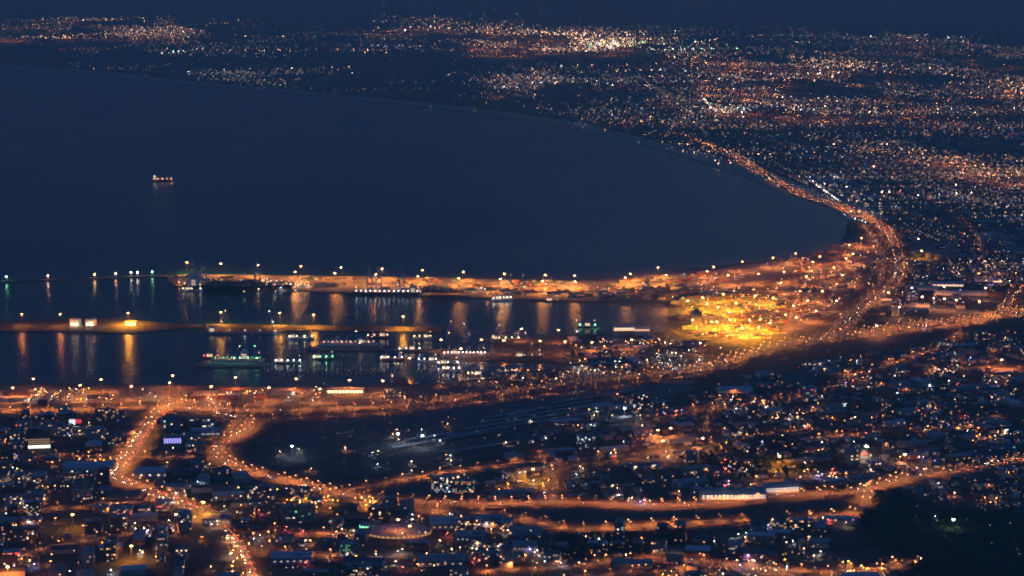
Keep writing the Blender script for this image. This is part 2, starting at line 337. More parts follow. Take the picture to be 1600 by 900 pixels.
def near_road(x, y, r):
    i, j = int(x // 40), int(y // 40)
    for a in (i - 1, i, i + 1):
        for b in (j - 1, j, j + 1):
            for X, Y, w in ALLROAD.get((a, b), ()):
                if (X - x) ** 2 + (Y - y) ** 2 < (w + r) ** 2: return True
    return False

# ------------------------------------------------------------------ street lamps
def lamp_geo(mb, x, y, ax, ay, c, p, z0=LAND):
    h = 11
    mb.bar((x, y, z0), (x, y, z0 + h), .35, M_metal); mb.bar((x, y, z0 + h), (x + ax * 2.5, y + ay * 2.5, z0 + h + .4), .25, M_metal)
    hx, hy = x + ax * 3, y + ay * 3
    lv = 'high' if p > .9 and (x * 7.3 + y * 3.1) % 1 < .42 else 'mid'
    mb.box((hx, hy, z0 + h + .02), (1.4, 1.4, .5), glow(c, lv)); mb.box((hx, hy, z0 + h + .572), (1.7, 1.7, .12), M_metal)
    s = 19000 if p > 2.4 else 14000 if p > 1.7 else 9000 if p > 1.25 else 6000 if p > .9 else 3000 if p > .6 else 1700
    mb.down((hx, hy, z0 + h), .6, flood(c, s))
    for i, j in ((1, 0), (-1, 0), (0, 1), (0, -1)):
        P = [(hx + i * 1.0 - j * 1.0, hy + j * 1.0 + i * 1.0, z0 + h + .02), (hx + i * 1.0 + j * 1.0, hy + j * 1.0 - i * 1.0, z0 + h + .02)]
        mb.face(P + [(p[0], p[1], z0 + h - .36) for p in P[::-1]], M_metal)
LAMPS.sort(key=lambda l: math.hypot(l[0], l[1]))
lamp_cache = {}
for i, (x, y, ax, ay, c, p) in enumerate(LAMPS[:300]):
    key = (c, round(p * 4))
    if key not in lamp_cache:
        mb = MB(); lamp_geo(mb, 0, 0, 1, 0, c, p, 0); lamp_cache[key] = mb.mesh('street_lamp')
    o = bpy.data.objects.new('street_lamp', lamp_cache[key]); col.objects.link(o)
    o.location = (x, y, LAND); o.rotation_euler.z = math.atan2(ay, ax)
    q = pix(x, y)
    where = 'wide avenue at lower left' if q[0] < 405 else 'curving motorway across the lower middle' if q[0] < 1000 else 'lower right motorway and its side streets'
    tag(o, 'tall %s street lamp beside the %s' % ('orange' if c == 'sodium' else 'whitish', where), 'street lamp', 'street lamps along the ' + where)
ch = Chunks()
for x, y, ax, ay, c, p in LAMPS[300:]: lamp_geo(ch.at(x, y), x, y, ax, ay, c, p)
ch.build('street_lamps', 'lamp_row')

# ------------------------------------------------------------------ high light masts
mast_cache = {}
def mast(px, py, label, group, c='sodium', s=1500, h=32, side='high', r=2.0):
    """px, py: where the lamp crown shows in the photograph; the mast stands on the ground below it"""
    x, y = g(px, py, LAND + h)
    key = (c, s, h, side, r)
    if key not in mast_cache:
        a = MB(); a.cyl((0, 0, 0), .55, h, M_metal, 8, .3)
        b = MB(); b.cyl((0, 0, h), r, 1.1, emit(c + '_crown_light', COLS[c], 45), 10, r); b.cyl((0, 0, h + 1.12), r + .15, .3, M_metal, 10, r * .6)
        b.down((0, 0, h - .02), r, flood(c, s))
        mast_cache[key] = (a.mesh('mast'), b.mesh('lamp_crown'))
    t = thing('light_mast', label, 'light mast', (x, y, LAND), group)
    for n, me in zip(('mast', 'lamp_crown'), mast_cache[key]):
        o = bpy.data.objects.new(n, me); col.objects.link(o); o.parent = t
    return t
for p in [(292, 410), (345, 412), (403, 414), (470, 416), (461, 425), (533, 418), (523, 427), (597, 420), (587, 429), (660, 422), (653, 432), (724, 425), (717, 435), (788, 428), (782, 436), (852, 430), (848, 439), (898, 431), (899, 440), (985, 428), (977, 434), (1028, 418), (1041, 430)]:
    mast(*p, 'tall floodlight mast on the long container quay', 'floodlight masts on the container quay', 'quay', 8000)
for p in [(1105, 424), (1115, 417), (1160, 409), (1208, 403), (1243, 396), (1270, 409), (1281, 401), (1303, 418), (1322, 404), (1327, 383), (1333, 397), (1346, 372), (1316, 430), (1260, 432), (1240, 478), (1262, 470), (1275, 486), (1250, 455), (1228, 492), (1285, 455), (1220, 442), (1225, 425), (1185, 428), (1138, 430)]:
    mast(*p, 'tall floodlight mast in the orange freight yard by the bay', 'floodlight masts in the freight yard', 'sodium', 3800)
for p in [(1075, 470), (1098, 465), (1150, 474), (1122, 480), (1097, 490), (1171, 500), (1140, 500), (1203, 505), (1112, 503), (1185, 512), (1130, 460), (1180, 462), (1160, 513), (1105, 475), (1140, 488), (1208, 466), (1082, 500), (1120, 503)]:  # last ones added before the grain store to brighten its dark front
    mast(*p, 'amber floodlight mast in the glowing yellow depot', 'floodlight masts in the yellow depot', 'amber', 11500)
for p in [(34, 491), (94, 491)]:
    mast(*p, 'floodlight mast on the left harbour mole', 'floodlight masts on the left mole', 'sodium', 1500)
mast(200, 489, 'brightest amber floodlight mast beside the lit pier house on the left mole', 'light masts on the left mole', 'amber', 16000)
for p in [(345, 488), (437, 489), (490, 492), (630, 495)]:
    mast(*p, 'floodlight mast on the narrow middle mole', 'floodlight masts on the middle mole', 'amber', 6500)
for p in [(52, 592), (158, 593), (270, 587), (265, 598), (368, 590), (463, 592), (546, 594), (598, 595), (125, 602), (20, 606), (205, 604), (330, 604), (420, 606), (500, 608)]:
    mast(*p, 'floodlight mast in the port yard along the southern quay', 'floodlight masts along the southern quay', 'sodium', 2300)
for p in [(689, 531), (752, 531), (815, 514), (873, 516), (787, 532), (844, 533), (883, 534), (925, 535), (987, 531), (1094, 536), (640, 560), (720, 545)]:
    mast(*p, 'floodlight mast among the repair dock sheds', 'floodlight masts at the repair docks', 'sodium', 1100)
for p in [(1307, 470), (1388, 457), (1425, 450), (1441, 464), (1459, 466), (1476, 467), (1494, 469), (1530, 471), (1244, 496), (1405, 480), (1370, 509), (1475, 448), (1540, 450)]:
    mast(*p, 'floodlight mast by the long pale sheds beside the motorway', 'floodlight masts by the motorway sheds', 'pink', 1300)
ONE = [(1565, 562, 'sodium', 9000, 'lone big orange floodlight mast in the dark field at right'), (1218, 713, 'amber', 2500, 'bright yellow floodlight mast at the edge of the dark park'), (1028, 672, 'sodium', 2600, 'left one of two orange floodlight masts in the bright yard of the old town'),
       (1048, 669, 'sodium', 2200, 'right one of two orange floodlight masts in the bright yard of the old town'), (1036, 689, 'sodium', 4000, 'orange floodlight mast in front of the bright old town yard'), (113, 804, 'amber', 1200, 'yellow floodlight mast below the station street'), (205, 853, 'amber', 1800, 'bright amber floodlight mast in the bottom left block'),
       (1490, 812, 'lime', 160, 'greenish white floodlight mast on the dark wooded slope'), (1355, 698, 'warm', 1500, 'cream floodlight mast among the dark suburb roofs'), (1414, 710, 'pink', 2500, 'pinkish floodlight mast behind the hillside road'), (1440, 392, 'amber', 3000, 'yellow floodlight mast inland of the shore motorway'), (12, 886, 'sodium', 4500, 'orange floodlight mast in the bottom left corner'),
       (976, 638, 'cool', 600, 'cold white floodlight mast on the rail yard edge'), (622, 678, 'cool', 300, 'first of two white floodlight masts in the rail yard'), (660, 681, 'cool', 250, 'second of two white floodlight masts in the rail yard'), (456, 697, 'cool', 200, 'white floodlight mast at the dark western end of the rail yard'), (1098, 685, 'pink', 2600, 'salmon floodlight mast by the ramp road'), (833, 733, 'amber', 2600, 'yellow floodlight mast at the market street corner'), (318, 785, 'amber', 3500, 'floodlight mast lighting the junction on the wide avenue'), (622, 812, 'sodium', 350, 'orange floodlight mast added behind the oval hall to brighten it'), (640, 822, 'sodium', 350, 'orange floodlight mast added to brighten the right end of the oval hall'), (275, 804, 'sodium', 1500, 'small floodlight mast below the wide avenue')]  # the two masts at the oval hall are added to turn it orange
for px, py, c, s, lab in ONE: mast(px, py, lab, None, c, s, 26, 'high', 1.9)

# ------------------------------------------------------------------ far city: lamps and blocks that read as one mass
MIX_O = ['sodium'] * 4 + ['pink'] * 4 + ['warm'] * 3 + ['white'] + ['amber']
MIX_P = ['pink'] * 6 + ['warm'] * 5 + ['white'] * 2 + ['cool'] + ['sodium'] * 2 + ['red']
MIX_W = ['warm'] * 4 + ['white'] * 3 + ['cool'] * 2 + ['pink'] * 3
MIX_D = ['pink'] * 5 + ['warm'] * 4 + ['cool'] * 2 + ['white'] * 2 + ['sodium'] * 4 + ['violet'] + ['red']
far = MB(); farmast = Chunks()
def far_light(px, py, c, lv, k=1.0):
    x, y = g(px, py, LAND + 9); D = math.hypot(x, y)
    if noise.noise((x / 620, y / 1500, 3.3)) + .5 * noise.noise((x / 240, y / 600, 9.1)) < rnd.uniform(-.22, .06): return   # open land between the townships
    far.bar((x, y, LAND), (x, y, LAND + 9), .3, M_metal)
    far.octa((x, y, LAND + 9), (D / 9000 * 1.0 * k + .4) * rnd.choice((.7, .85, 1, 1, 1.35)), emit(c + '_far_light_' + lv, COLS[c], {'dim': 1.8, 'mid': 6.5, 'high': 28}[lv]))
def far_zone(poly, n, mix, bright=.25, clusters=0, k=1.0, glowp=0):
    W = gs(poly); a0 = rnd.uniform(-.5, .5)
    def soft(p):   # towns thin out at their edges and stop at the shore
        for _ in range(6):
            q = (p[0] + rnd.gauss(0, 22), p[1] + rnd.gauss(0, .9))
            if q[1] < 560 and inside(g(*q), ring): return q
        return p
    left = int(n * 3.4); cs = [pick(poly) for _ in range(max(3, clusters))]
    def level():
        r = rnd.random(); return 'high' if r < bright * .15 else 'mid' if r < bright * .9 else 'dim'
    while left > 0:
        if rnd.random() < .3:
            p = soft(pick(poly)); far_light(p[0], p[1], rnd.choice(mix), level(), k * rnd.choice((.8, 1, 1.5))); left -= 1; continue
        q = rnd.choice(cs) if rnd.random() < .6 else pick(poly); q = (q[0] + rnd.gauss(0, 22), q[1] + rnd.gauss(0, 2.6)); q = soft(q)   # a street: lamps of one kind strung along it
        x, y = g(*q); D = math.hypot(x, y); a = a0 + rnd.choice((0, 0, 0, 0, 0, math.pi / 2)) + rnd.gauss(0, .08); st = rnd.uniform(.0045, .009) * D; c = rnd.choice(mix); lv = level()
        for t in range(rnd.randint(4, 14)):
            if not inside((x, y), ring) or (not inside((x, y), W) and rnd.random() < .3): break
            p = pix(x, y); far_light(p[0], p[1], c if rnd.random() < .8 else rnd.choice(mix), lv if rnd.random() < .75 else 'dim', k * .85); left -= 1
            x += math.cos(a) * st * rnd.uniform(.7, 1.3); y += math.sin(a) * st * rnd.uniform(.7, 1.3)
        left -= .5
    for i in range(int(glowp * 1.5)):
        p = rnd.choice(cs) if rnd.random() < .7 else pick(poly); x, y = g(p[0] + rnd.gauss(0, 12), p[1], LAND + 40)
        if any(abs(x - c[0]) + abs(y - c[1]) < 900 for c in coast): continue
        farlit = farmast.at(x, y)
        farlit.bar((x, y, LAND), (x, y, LAND + 40), .8, M_metal); farlit.cyl((x, y, LAND + 40), 2.6, 1, M_metal, 8); farlit.down((x, y, LAND + 39.9), 2.4, flood(rnd.choice(['sodium', 'pink']), rnd.choice([900, 1500, 3000])))
Z = far_zone
Z([(-10, 27), (130, 26), (290, 38), (290, 58), (-10, 60)], 620, MIX_O, .4, 30, 1, 50)
Z([(190, 28), (400, 42), (400, 58), (190, 60)], 180, MIX_P, .2, 14, 1, 8)
Z([(0, 92), (235, 100), (560, 125), (620, 145), (560, 142), (400, 130), (235, 113), (0, 100)], 60, MIX_P, .08, 12)
Z([(0, 58), (400, 58), (400, 88), (0, 82)], 170, MIX_P, .12, 16)
Z([(400, 38), (560, 50), (680, 66), (680, 76), (400, 86)], 130, MIX_D, .15, 10)
Z([(235, 102), (400, 108), (545, 121), (545, 142), (400, 133), (235, 114)], 420, MIX_W, .12, 26, .8, 0)
Z([(545, 36), (620, 22), (700, 24), (800, 34), (800, 46), (700, 56), (640, 52), (545, 46)], 230, MIX_O, .5, 20, 1.1, 36)
Z([(735, 62), (800, 42), (900, 44), (1000, 66), (1000, 84), (735, 82)], 700, MIX_O, .75, 26, 1.15, 90)
Z([(920, 62), (995, 66), (995, 82), (920, 80)], 150, ['white', 'amber', 'warm', 'white', 'green'], 1.0, 8, 1.2, 12)
Z([(800, 36), (1160, 38), (1330, 48), (1330, 58), (1000, 62), (800, 48)], 130, MIX_P, .15, 14)
Z([(1050, 80), (1330, 96), (1330, 108), (1050, 100)], 260, MIX_O, .7, 16, 1.1, 40)
Z([(1090, 110), (1340, 106), (1350, 178), (1180, 184), (1100, 165)], 620, MIX_P, .4, 30, 1, 34)
Z([(1105, 164), (1155, 168), (1160, 182), (1110, 180)], 60, ['white', 'white', 'cool', 'warm'], .9, 4, 1.2, 3)
Z([(1320, 50), (1610, 66), (1610, 185), (1340, 180)], 1100, MIX_P, .16, 70, 1, 24)
Z([(1570, 125), (1605, 120), (1605, 155), (1570, 155)], 40, ['sodium', 'amber'], .8, 2, 1.2, 4)
Z([(1000, 62), (1320, 60), (1320, 95), (1060, 82)], 120, MIX_P, .1, 10)
Z([(700, 88), (1090, 105), (1100, 170), (1060, 200), (900, 190), (760, 160), (720, 120)], 430, MIX_D, .13, 30, 1, 10)
Z([(735, 112), (860, 112), (870, 132), (750, 152)], 130, MIX_W, .35, 8, 1, 4)
Z([(880, 165), (1100, 180), (1130, 215), (1050, 212), (900, 192)], 150, MIX_P, .22, 12, 1, 0)
Z([(1110, 184), (1610, 190), (1610, 262), (1400, 236), (1160, 202)], 480, MIX_D, .13, 44)
Z([(1150, 205), (1400, 245), (1610, 285), (1610, 400), (1420, 395), (1380, 345), (1290, 300), (1200, 262)], 620, MIX_D, .14, 46)
Z([(1330, 215), (1610, 265), (1610, 292), (1330, 235)], 230, MIX_O, .3, 14, 1, 14)
Z([(1240, 268), (1340, 300), (1385, 345), (1340, 330), (1250, 296)], 100, MIX_W, .4, 8)
Z([(1415, 385), (1610, 395), (1610, 445), (1430, 445)], 180, MIX_D, .22, 14, .9, 3)
Z([(1040, 216), (1150, 235), (1160, 262), (1060, 240)], 60, MIX_P, .3, 8)
Z([(500, 0), (1000, 2), (1000, 20), (400, 20)], 10, ['cool', 'white'], .2)
kind(far.build('distant_city_lights'), 'stuff'); farmast.build('distant_mast_lights', 'mast_group')
fb = MB()
for poly, n in (([(1090, 105), (1610, 80), (1610, 190), (1180, 186)], 900), ([(1180, 200), (1610, 200), (1610, 420), (1425, 400), (1390, 345), (1290, 300)], 1500), ([(760, 95), (1090, 105), (1120, 205), (900, 190), (780, 165)], 600), ([(250, 106), (545, 122), (545, 140), (250, 116)], 260)):
    for _ in range(n):
        p = pick(poly); x, y = g(*p)
        if near_road(x, y, 20): continue
        a = rnd.choice((.3, .3 + math.pi / 2, .1, -.5)); big = rnd.random() < .18
        fb.box((x, y, LAND), (rnd.uniform(30, 90) if big else rnd.uniform(10, 22), rnd.uniform(20, 40) if big else rnd.uniform(8, 14), rnd.uniform(5, 12)), rnd.choice(WALLS), a, rnd.choice(ROOFS))
kind(fb.build('distant_buildings'), 'stuff')

# ------------------------------------------------------------------ buildings
def lit(mb, w, d, h, n, mix, lvs=('dim', 'mid'), size=1.6):
    """lit windows and wall lamps on the four walls, a few mm proud of them"""
    for _ in range(n):
        s = rnd.random(); z = rnd.uniform(.25, .85) * h; m = glow(rnd.choice(mix), rnd.choice(lvs)); a = size * rnd.uniform(.6, 1.1); e = .05
        if s < .6:
            x = rnd.uniform(-w / 2 + a, w / 2 - a); mb.face([(x - a, -d / 2 - e, z - a * .5), (x + a, -d / 2 - e, z - a * .5), (x + a, -d / 2 - e, z + a * .5), (x - a, -d / 2 - e, z + a * .5)], m)
        else:
            sg = 1 if s < .8 else -1; y = rnd.uniform(-d / 2 + a, d / 2 - a); X = sg * (w / 2 + e)
            mb.face([(X, y - a * sg, z - a * .5), (X, y + a * sg, z - a * .5), (X, y + a * sg, z + a * .5), (X, y - a * sg, z + a * .5)], m)
def win_grid(mb, w, d, h, mix, p, fl=3.4, bay=3.6, lvs=('dim', 'dim', 'dim', 'mid'), wm=None):
    """one connected facade skin over the sides and the front: wall cells, dark panes and lit panes"""
    wm = wm or WALLS[2]; nf = max(2, int(h / fl)); nb = max(2, int(w / bay)); na = max(2, int(d / bay)); e = .06
    P, on = [(-w / 2 - e, d / 2)], []
    def side(a, b, n):
        for i in range(n):
            for t, f in ((.16, 0), (.84, 1), (1, 0)):
                k = (i + t) / n; P.append((a[0] + (b[0] - a[0]) * k, a[1] + (b[1] - a[1]) * k)); on.append(f)
    A, B, C, D = (-w / 2 - e, d / 2), (-w / 2 - e, -d / 2 - e), (w / 2 + e, -d / 2 - e), (w / 2 + e, d / 2)
    side(A, B, na); side(B, C, nb); side(C, D, na)
    zs, zf = [.1], []
    for k in range(nf): z = k * h / nf; zs += [z + 1.0, z + 2.7]; zf += [0, 1]
    zs.append(h - .1); zf.append(0)
    b = len(mb.v); n = len(P)
    for z in zs: mb.v += [(x, y, z) for x, y in P]
    for r in range(len(zs) - 1):
        row = rnd.random() < .15; tone = rnd.choice(mix)
        for q in range(n - 1):
            m = wm
            if on[q] and zf[r]: m = glow(tone if rnd.random() < .7 else rnd.choice(mix), rnd.choice(lvs)) if rnd.random() < (p * 3 if row else p) else M_glass
            a = b + r * n + q; mb.f.append((a, a + 1, a + n + 1, a + n)); mb.m.append(mb.mi(m))
def spawn(name, label, cat, group, x, y, rz, parts):
    t = thing(name, label, cat, (x, y, LAND), group, rz)
    for n, b in parts:
        if not b.f: continue
        if n in ('window', 'window_band', 'wall_light') and len(b.f) <= 60 and len(b.v) == 4 * len(b.f):
            for f, k in zip(b.f, b.m):
                q = MB(); q.face([b.v[i] for i in f], b.mats[k]); q.build('window' if n != 'wall_light' else n, t)
        else: b.build(n, t)
    return t
def house_parts(mix, pl=.55):
    w, d, h = rnd.uniform(11, 19), rnd.uniform(8, 11), rnd.choice((3.6, 4, 6.5)); wm, rm = rnd.choice(WALLS), rnd.choice(ROOFS)
    a, b, c = MB(), MB(), MB()
    a.box((0, 0, 0), (w, d, h), wm)
    if rnd.random() < .7: b.gable((0, 0, h + .02), (w, d), rnd.uniform(2, 3), rm)
    else: b.box((0, 0, h + .02), (w + .5, d + .5, .4), rm); b.box((w * .2, 0, h + .43), (2, 2, 1.2), wm)
    if rnd.random() < pl: lit(c, w, d, h, rnd.choice((1, 1, 2)), mix, ('dim', 'dim', 'mid'), .9)
    return [('wall', a), ('roof', b), ('window', c)]
def shed_parts(mix, w=None, d=None, h=None, rm=None, n=None):
    w = w or rnd.uniform(30, 70); d = d or rnd.uniform(18, 32); h = h or rnd.uniform(7, 11); rm = rm or rnd.choice(ROOFS)
    a, b, c = MB(), MB(), MB(); a.box((0, 0, 0), (w, d, h), rnd.choice(WALLS)); b.gable((0, 0, h + .02), (w, d), d * .11, rm, 0, .3)
    lit(c, w, d, h, rnd.choice((0, 1, 2, 3)) if n is None else n, mix, ('dim', 'mid', 'mid'), 1.2)
    return [('wall', a), ('roof', b), ('wall_light', c)]
def office_parts(mix, w=None, d=None, h=None, p=.12):
    w = w or rnd.uniform(18, 42); d = d or rnd.uniform(14, 22); h = h or rnd.choice((10, 14, 17, 20, 24, 31)); wm = rnd.choice(WALLS); rm = rnd.choice(ROOFS)
    a, b, c = MB(), MB(), MB(); a.box((0, 0, 0), (w, d, h), wm)
    b.box((0, 0, h + .02), (w + .4, d + .4, .9), wm, 0, rm); b.box((w * .15, 0, h + .94), (w * .25, d * .4, 2.8), wm, 0, rm); b.box((-w * .25, d * .1, h + .94), (3, 3, 1.6), M_metal)
    win_grid(c, w, d, h, mix, p, wm=wm)
    return [('wall', a), ('roof', b), ('facade', c)]
USED = []
def free(x, y, r):
    for a, b, q in USED:
        if (a - x) ** 2 + (b - y) ** 2 < (q + r) ** 2: return False
    return True
# ---- buildings of their own
def special(px, py, name, label, parts, rz=0, rad=40, cat='building'):
    x, y = g(px, py); USED.append((x, y, rad)); return spawn(name, label, cat, None, x, y, rz, parts)
def lit_rows(c, w, d, zs, n, m, fill=.75, hh=1.6):
    for z in zs:
        for i in range(n):
            x = -w / 2 + (i + .5) * w / n; a = w / n * fill / 2
            c.face([(x - a, -d / 2 - .06, z), (x + a, -d / 2 - .06, z), (x + a, -d / 2 - .06, z + hh), (x - a, -d / 2 - .06, z + hh)], m)
def big(w, d, h, wm, rm, arch=0, gable=0):
    a, b, c = MB(), MB(), MB(); a.box((0, 0, 0), (w, d, h), wm)
    if arch: b.arch((0, 0, h + .02), (w, d), arch, rm, 0, 10)
    elif gable: b.gable((0, 0, h + .02), (w, d), gable, rm)
    else: b.box((0, 0, h + .02), (w + .5, d + .5, 1), wm, 0, rm); b.box((w * .2, 0, h + 1.04), (w * .2, d * .4, 3), wm, 0, rm)
    return a, b, c
a, b, c = big(46, 24, 42, M_glass, ROOFS[1]); lit_rows(c, 44, 24, (3, 6), 9, glow('white', 'mid'), .9, 2.2); lit_rows(c, 44, 24, (12, 16, 20), 12, glow('warm', 'dim'), .5); lit_rows(c, 44, 24, (24, 28, 32, 36), 12, mat('blue_glass', (.06, .16, .3), .2), .7)
special(62, 700, 'office_tower', 'blue glass office tower with a bright white lit band at its foot, far left', [('wall', a), ('roof', b), ('window_band', c)], .15, 34)
a, b, c = big(95, 45, 9, WALLS[1], ROOFS[2], arch=9); lit_rows(c, 90, 45, (3,), 3, glow('white', 'mid'), .1)
special(140, 735, 'exhibition_hall', 'wide hall with a pale barrel roof left of the wide avenue', [('wall', a), ('roof', b), ('wall_light', c)], .02, 50)
a, b, c = big(58, 34, 9, WALLS[1], ROOFS[2], arch=6); lit_rows(c, 50, 34, (3,), 3, glow('white', 'mid'), .2)
special(236, 742, 'exhibition_hall', 'smaller pale barrel roofed hall just right of the wide avenue', [('wall', a), ('roof', b), ('wall_light', c)], .05, 34)
a, b, c = big(38, 24, 14, WALLS[5], ROOFS[1]); lit_rows(c, 36, 24, (3, 6.5, 10), 7, glow('violet', 'mid'), .6)
special(270, 692, 'nightclub_building', 'building washed in violet light right of the wide avenue', [('wall', a), ('roof', b), ('window_band', c)], .1, 26)
a, b, c = big(64, 30, 12, WALLS[5], ROOFS[2]); lit_rows(c, 60, 30, (5,), 6, glow('cool', 'dim'), .6)
special(322, 680, 'warehouse', 'blue grey flat block inside the curve of the loop road', [('wall', a), ('roof', b), ('window_band', c)], .1, 36)
a, b, c = big(42, 18, 30, WALLS[1], ROOFS[4]); win_grid(c, 42, 18, 30, ['white', 'warm', 'cool', 'lime'], .34)
special(692, 768, 'apartment_block', 'tall apartment block with many white lit windows above the loop road', [('wall', a), ('roof', b), ('window_band', c)], .1, 28)
a, b, c = big(34, 18, 24, WALLS[2], ROOFS[1]); win_grid(c, 34, 18, 24, ['red', 'warm', 'amber', 'green', 'warm'], .2)
special(726, 770, 'apartment_block', 'block with red and green window lights next to the white lit apartments', [('wall', a), ('roof', b), ('window_band', c)], -.1, 24)
a, b, c = big(36, 22, 26, WALLS[2], ROOFS[4]); win_grid(c, 36, 22, 26, ['cool'], .08)
special(916, 700, 'grey_tower_block', 'plain grey tower block with dark windows on the edge of the rail yard', [('wall', a), ('roof', b), ('window_band', c)], .05, 26)
a, b, c = big(80, 30, 9, M_white, ROOFS[2], gable=4)
special(1148, 612, 'long_shed', 'long shed with a pale roof between the boulevard and the suburb', [('wall', a), ('roof', b)], .05, 44)
for px, n in ((1120, 8), (1170, 12)):
    a, b, c = big(62, 22, 16, M_white, ROOFS[1]); lit_rows(c, 60, 22, (2.5, 6.5), n, glow('white', 'mid'), .4, 1.3)
    special(px, 778, 'lit_office_block', '%s white lit block standing above the loop road at right' % ('left' if n == 8 else 'middle'), [('wall', a), ('roof', b), ('window_band', c)], .05, 34)
a, b, c = big(70, 22, 15, M_white, ROOFS[1]); lit_rows(c, 68, 22, (4, 8), 16, glow('white', 'mid'), .45, 1.3)
special(1218, 768, 'lit_office_block', 'long slanting block with bright white facade above the loop road', [('wall', a), ('roof', b), ('window_band', c)], .25, 38)
a, b, c = big(84, 26, 9, WALLS[0], ROOFS[1], gable=3); lit_rows(c, 80, 26, (2.5,), 10, glow('amber', 'high'), .55, 3); lit_rows(c, 80, 26, (6.2,), 14, glow('warm', 'mid'), .5, 1)
special(540, 613, 'fish_market_hall', 'quayside hall with a row of glowing yellow bays', [('wall', a), ('roof', b), ('window_band', c)], .02, 46)
a, b, c = big(60, 26, 10, M_white, ROOFS[2], gable=5); lit_rows(c, 56, 26, (2, 6), 9, glow('warm', 'mid'), .7, 2.2)
special(975, 516, 'cold_store', 'brightly lit white gabled store on the basin edge', [('wall', a), ('roof', b), ('window_band', c)], .05, 34)
a, b, c = big(40, 22, 8, M_white, ROOFS[2], gable=4); lit_rows(c, 38, 22, (3,), 7, glow('pink', 'mid'), .6, 2.4)
special(1003, 517, 'cold_store', 'smaller pinkish lit store right of the white gabled store', [('wall', a), ('roof', b), ('window_band', c)], .05, 24)
for px, py, w, lab in ((1440, 452, 90, 'left long pale roofed shed beside the floodlit motorway yard'), (1500, 460, 150, 'longest pale roofed shed by the floodlit motorway yard'), (1545, 440, 80, 'shed with orange lit front behind the longest pale shed'), (1480, 446, 95, 'shed with glowing orange front behind the long pale sheds')):
    a, b, c = big(w, 40, 9, M_white, ROOFS[2], gable=3)
    if 'orange' in lab: lit_rows(c, w - 6, 40, (2,), 8, glow('pink', 'mid'), .8, 3)
    special(px, py, 'long_shed', lab, [('wall', a), ('roof', b), ('wall_light', c)], -.08, w * .5)
for px, py, w, lab in ((1290, 285, 190, 'long pale roof parallel to the shore motorway'), (1320, 298, 120, 'second pale roof behind the shore motorway'), (1360, 310, 90, 'small pale roof at the motorway bend')):
    a, b, c = big(w, 60, 10, WALLS[1], ROOFS[2], gable=4); special(px, py, 'long_shed', lab, [('wall', a), ('roof', b)], -.55, w * .5)
# oval arena with orange lit rim, glazed market sheds, green canopy
a = MB(); a.cyl((0, 0, 0), 1, 6, WALLS[0], 40, None, ROOFS[4], 58, 42)
b = MB()
for i in range(40):
    t0, t1 = 2 * math.pi * i / 40, 2 * math.pi * (i + .7) / 40
    b.face([(59 * math.cos(t0), 43 * math.sin(t0), 2.5), (59 * math.cos(t1), 43 * math.sin(t1), 2.5), (59 * math.cos(t1), 43 * math.sin(t1), 5), (59 * math.cos(t0), 43 * math.sin(t0), 5)], glow('sodium', 'dim'))
special(622, 833, 'oval_hall', 'low oval hall ringed with orange wall lights', [('wall', a), ('wall_light', b)], 0, 64)
for px, py, w, d, lab in ((700, 822, 90, 46, 'large pale bluish roof right of the oval hall'), (765, 818, 80, 50, 'pale roof with pink edge lights beside the large bluish roof'), (735, 842, 70, 40, 'pale roof in front of the two large bluish roofs'), (455, 876, 95, 40, 'blue grey flat roof at the bottom edge'), (340, 815, 70, 36, 'flat dark blue roof below the avenue junction'), (820, 858, 60, 30, 'pale ribbed roof in the bottom middle'), (690, 880, 110, 40, 'wide slate blue roof at the bottom middle')):
    w *= .72; a, b, c = big(w, d, 10, WALLS[5], rnd.choice((ROOFS[1], ROOFS[4], ROOFS[2]))); lit_rows(c, w - 4, d, (4,), 6, glow(rnd.choice(['white', 'warm', 'pink']), 'dim'), .3)
    special(px, py, 'market_hall', lab, [('wall', a), ('roof', b), ('wall_light', c)], rnd.uniform(-.1, .1), w * .55)
a, b, c = big(30, 18, 7, WALLS[2], ROOFS[1]); lit_rows(c, 30, 18, (2, 4.5), 7, glow('green', 'mid'), .7, 1.6); c.box((0, -14, 6), (26, 8, .4), M_white); c.octa((-8, -14, 5.2), .8, emit('green_floodlight', COLS['green'], 900, 'AUTO')); c.octa((8, -14, 5.2), .8, emit('green_floodlight', COLS['green'], 900, 'AUTO'))
special(575, 824, 'filling_station', 'small forecourt building glowing green at lower middle', [('wall', a), ('roof', b), ('wall_light', c)], 0, 22)
for px, py, h, lab in ((452, 812, 26, 'left tower block with a ribbed grey front'), (480, 815, 30, 'right tower block with a ribbed grey front'), (608, 800, 28, 'left one of two dark office slabs under the lower motorway'), (636, 802, 24, 'right one of two dark office slabs under the lower motorway'), (545, 866, 20, 'block with a greenish lit floor at the bottom')):
    a, b, c = big(28, 18, h, WALLS[2], ROOFS[4]); win_grid(c, 28, 18, h, ['cool', 'green', 'white'], .3 if 'greenish' in lab else .05)
    for i in range(7): a.box((-12 + i * 4, -9.5, 0), (.8, .9, h - .3), WALLS[1])
    special(px, py, 'office_block', lab, [('wall', a), ('roof', b), ('window_band', c)], .1, 20)
# lit video sign
x, y = g(118, 668); t = thing('video_billboard', 'lit billboard showing a white field beside a red field, lower left', 'billboard', (x, y, LAND))
m = MB(); m.box((-9, 0, 0), (.8, .8, 9), M_metal); m.build('post', t); m = MB(); m.box((9, 0, 0), (.8, .8, 9), M_metal); m.build('post', t)
m = MB(); m.box((0, 0, 9), (28, 1.2, 9.5), M_dark); m.build('frame', t)
m = MB(); m.box((-6.5, -.75, 9.6), (13, .2, 8.3), emit('screen_white', (.8, .9, 1), 1.3)); m.box((6.5, -.75, 9.6), (13, .2, 8.3), emit('screen_red', (1, .06, .12), .9)); m.build('screen', t); USED.append((x, y, 20))
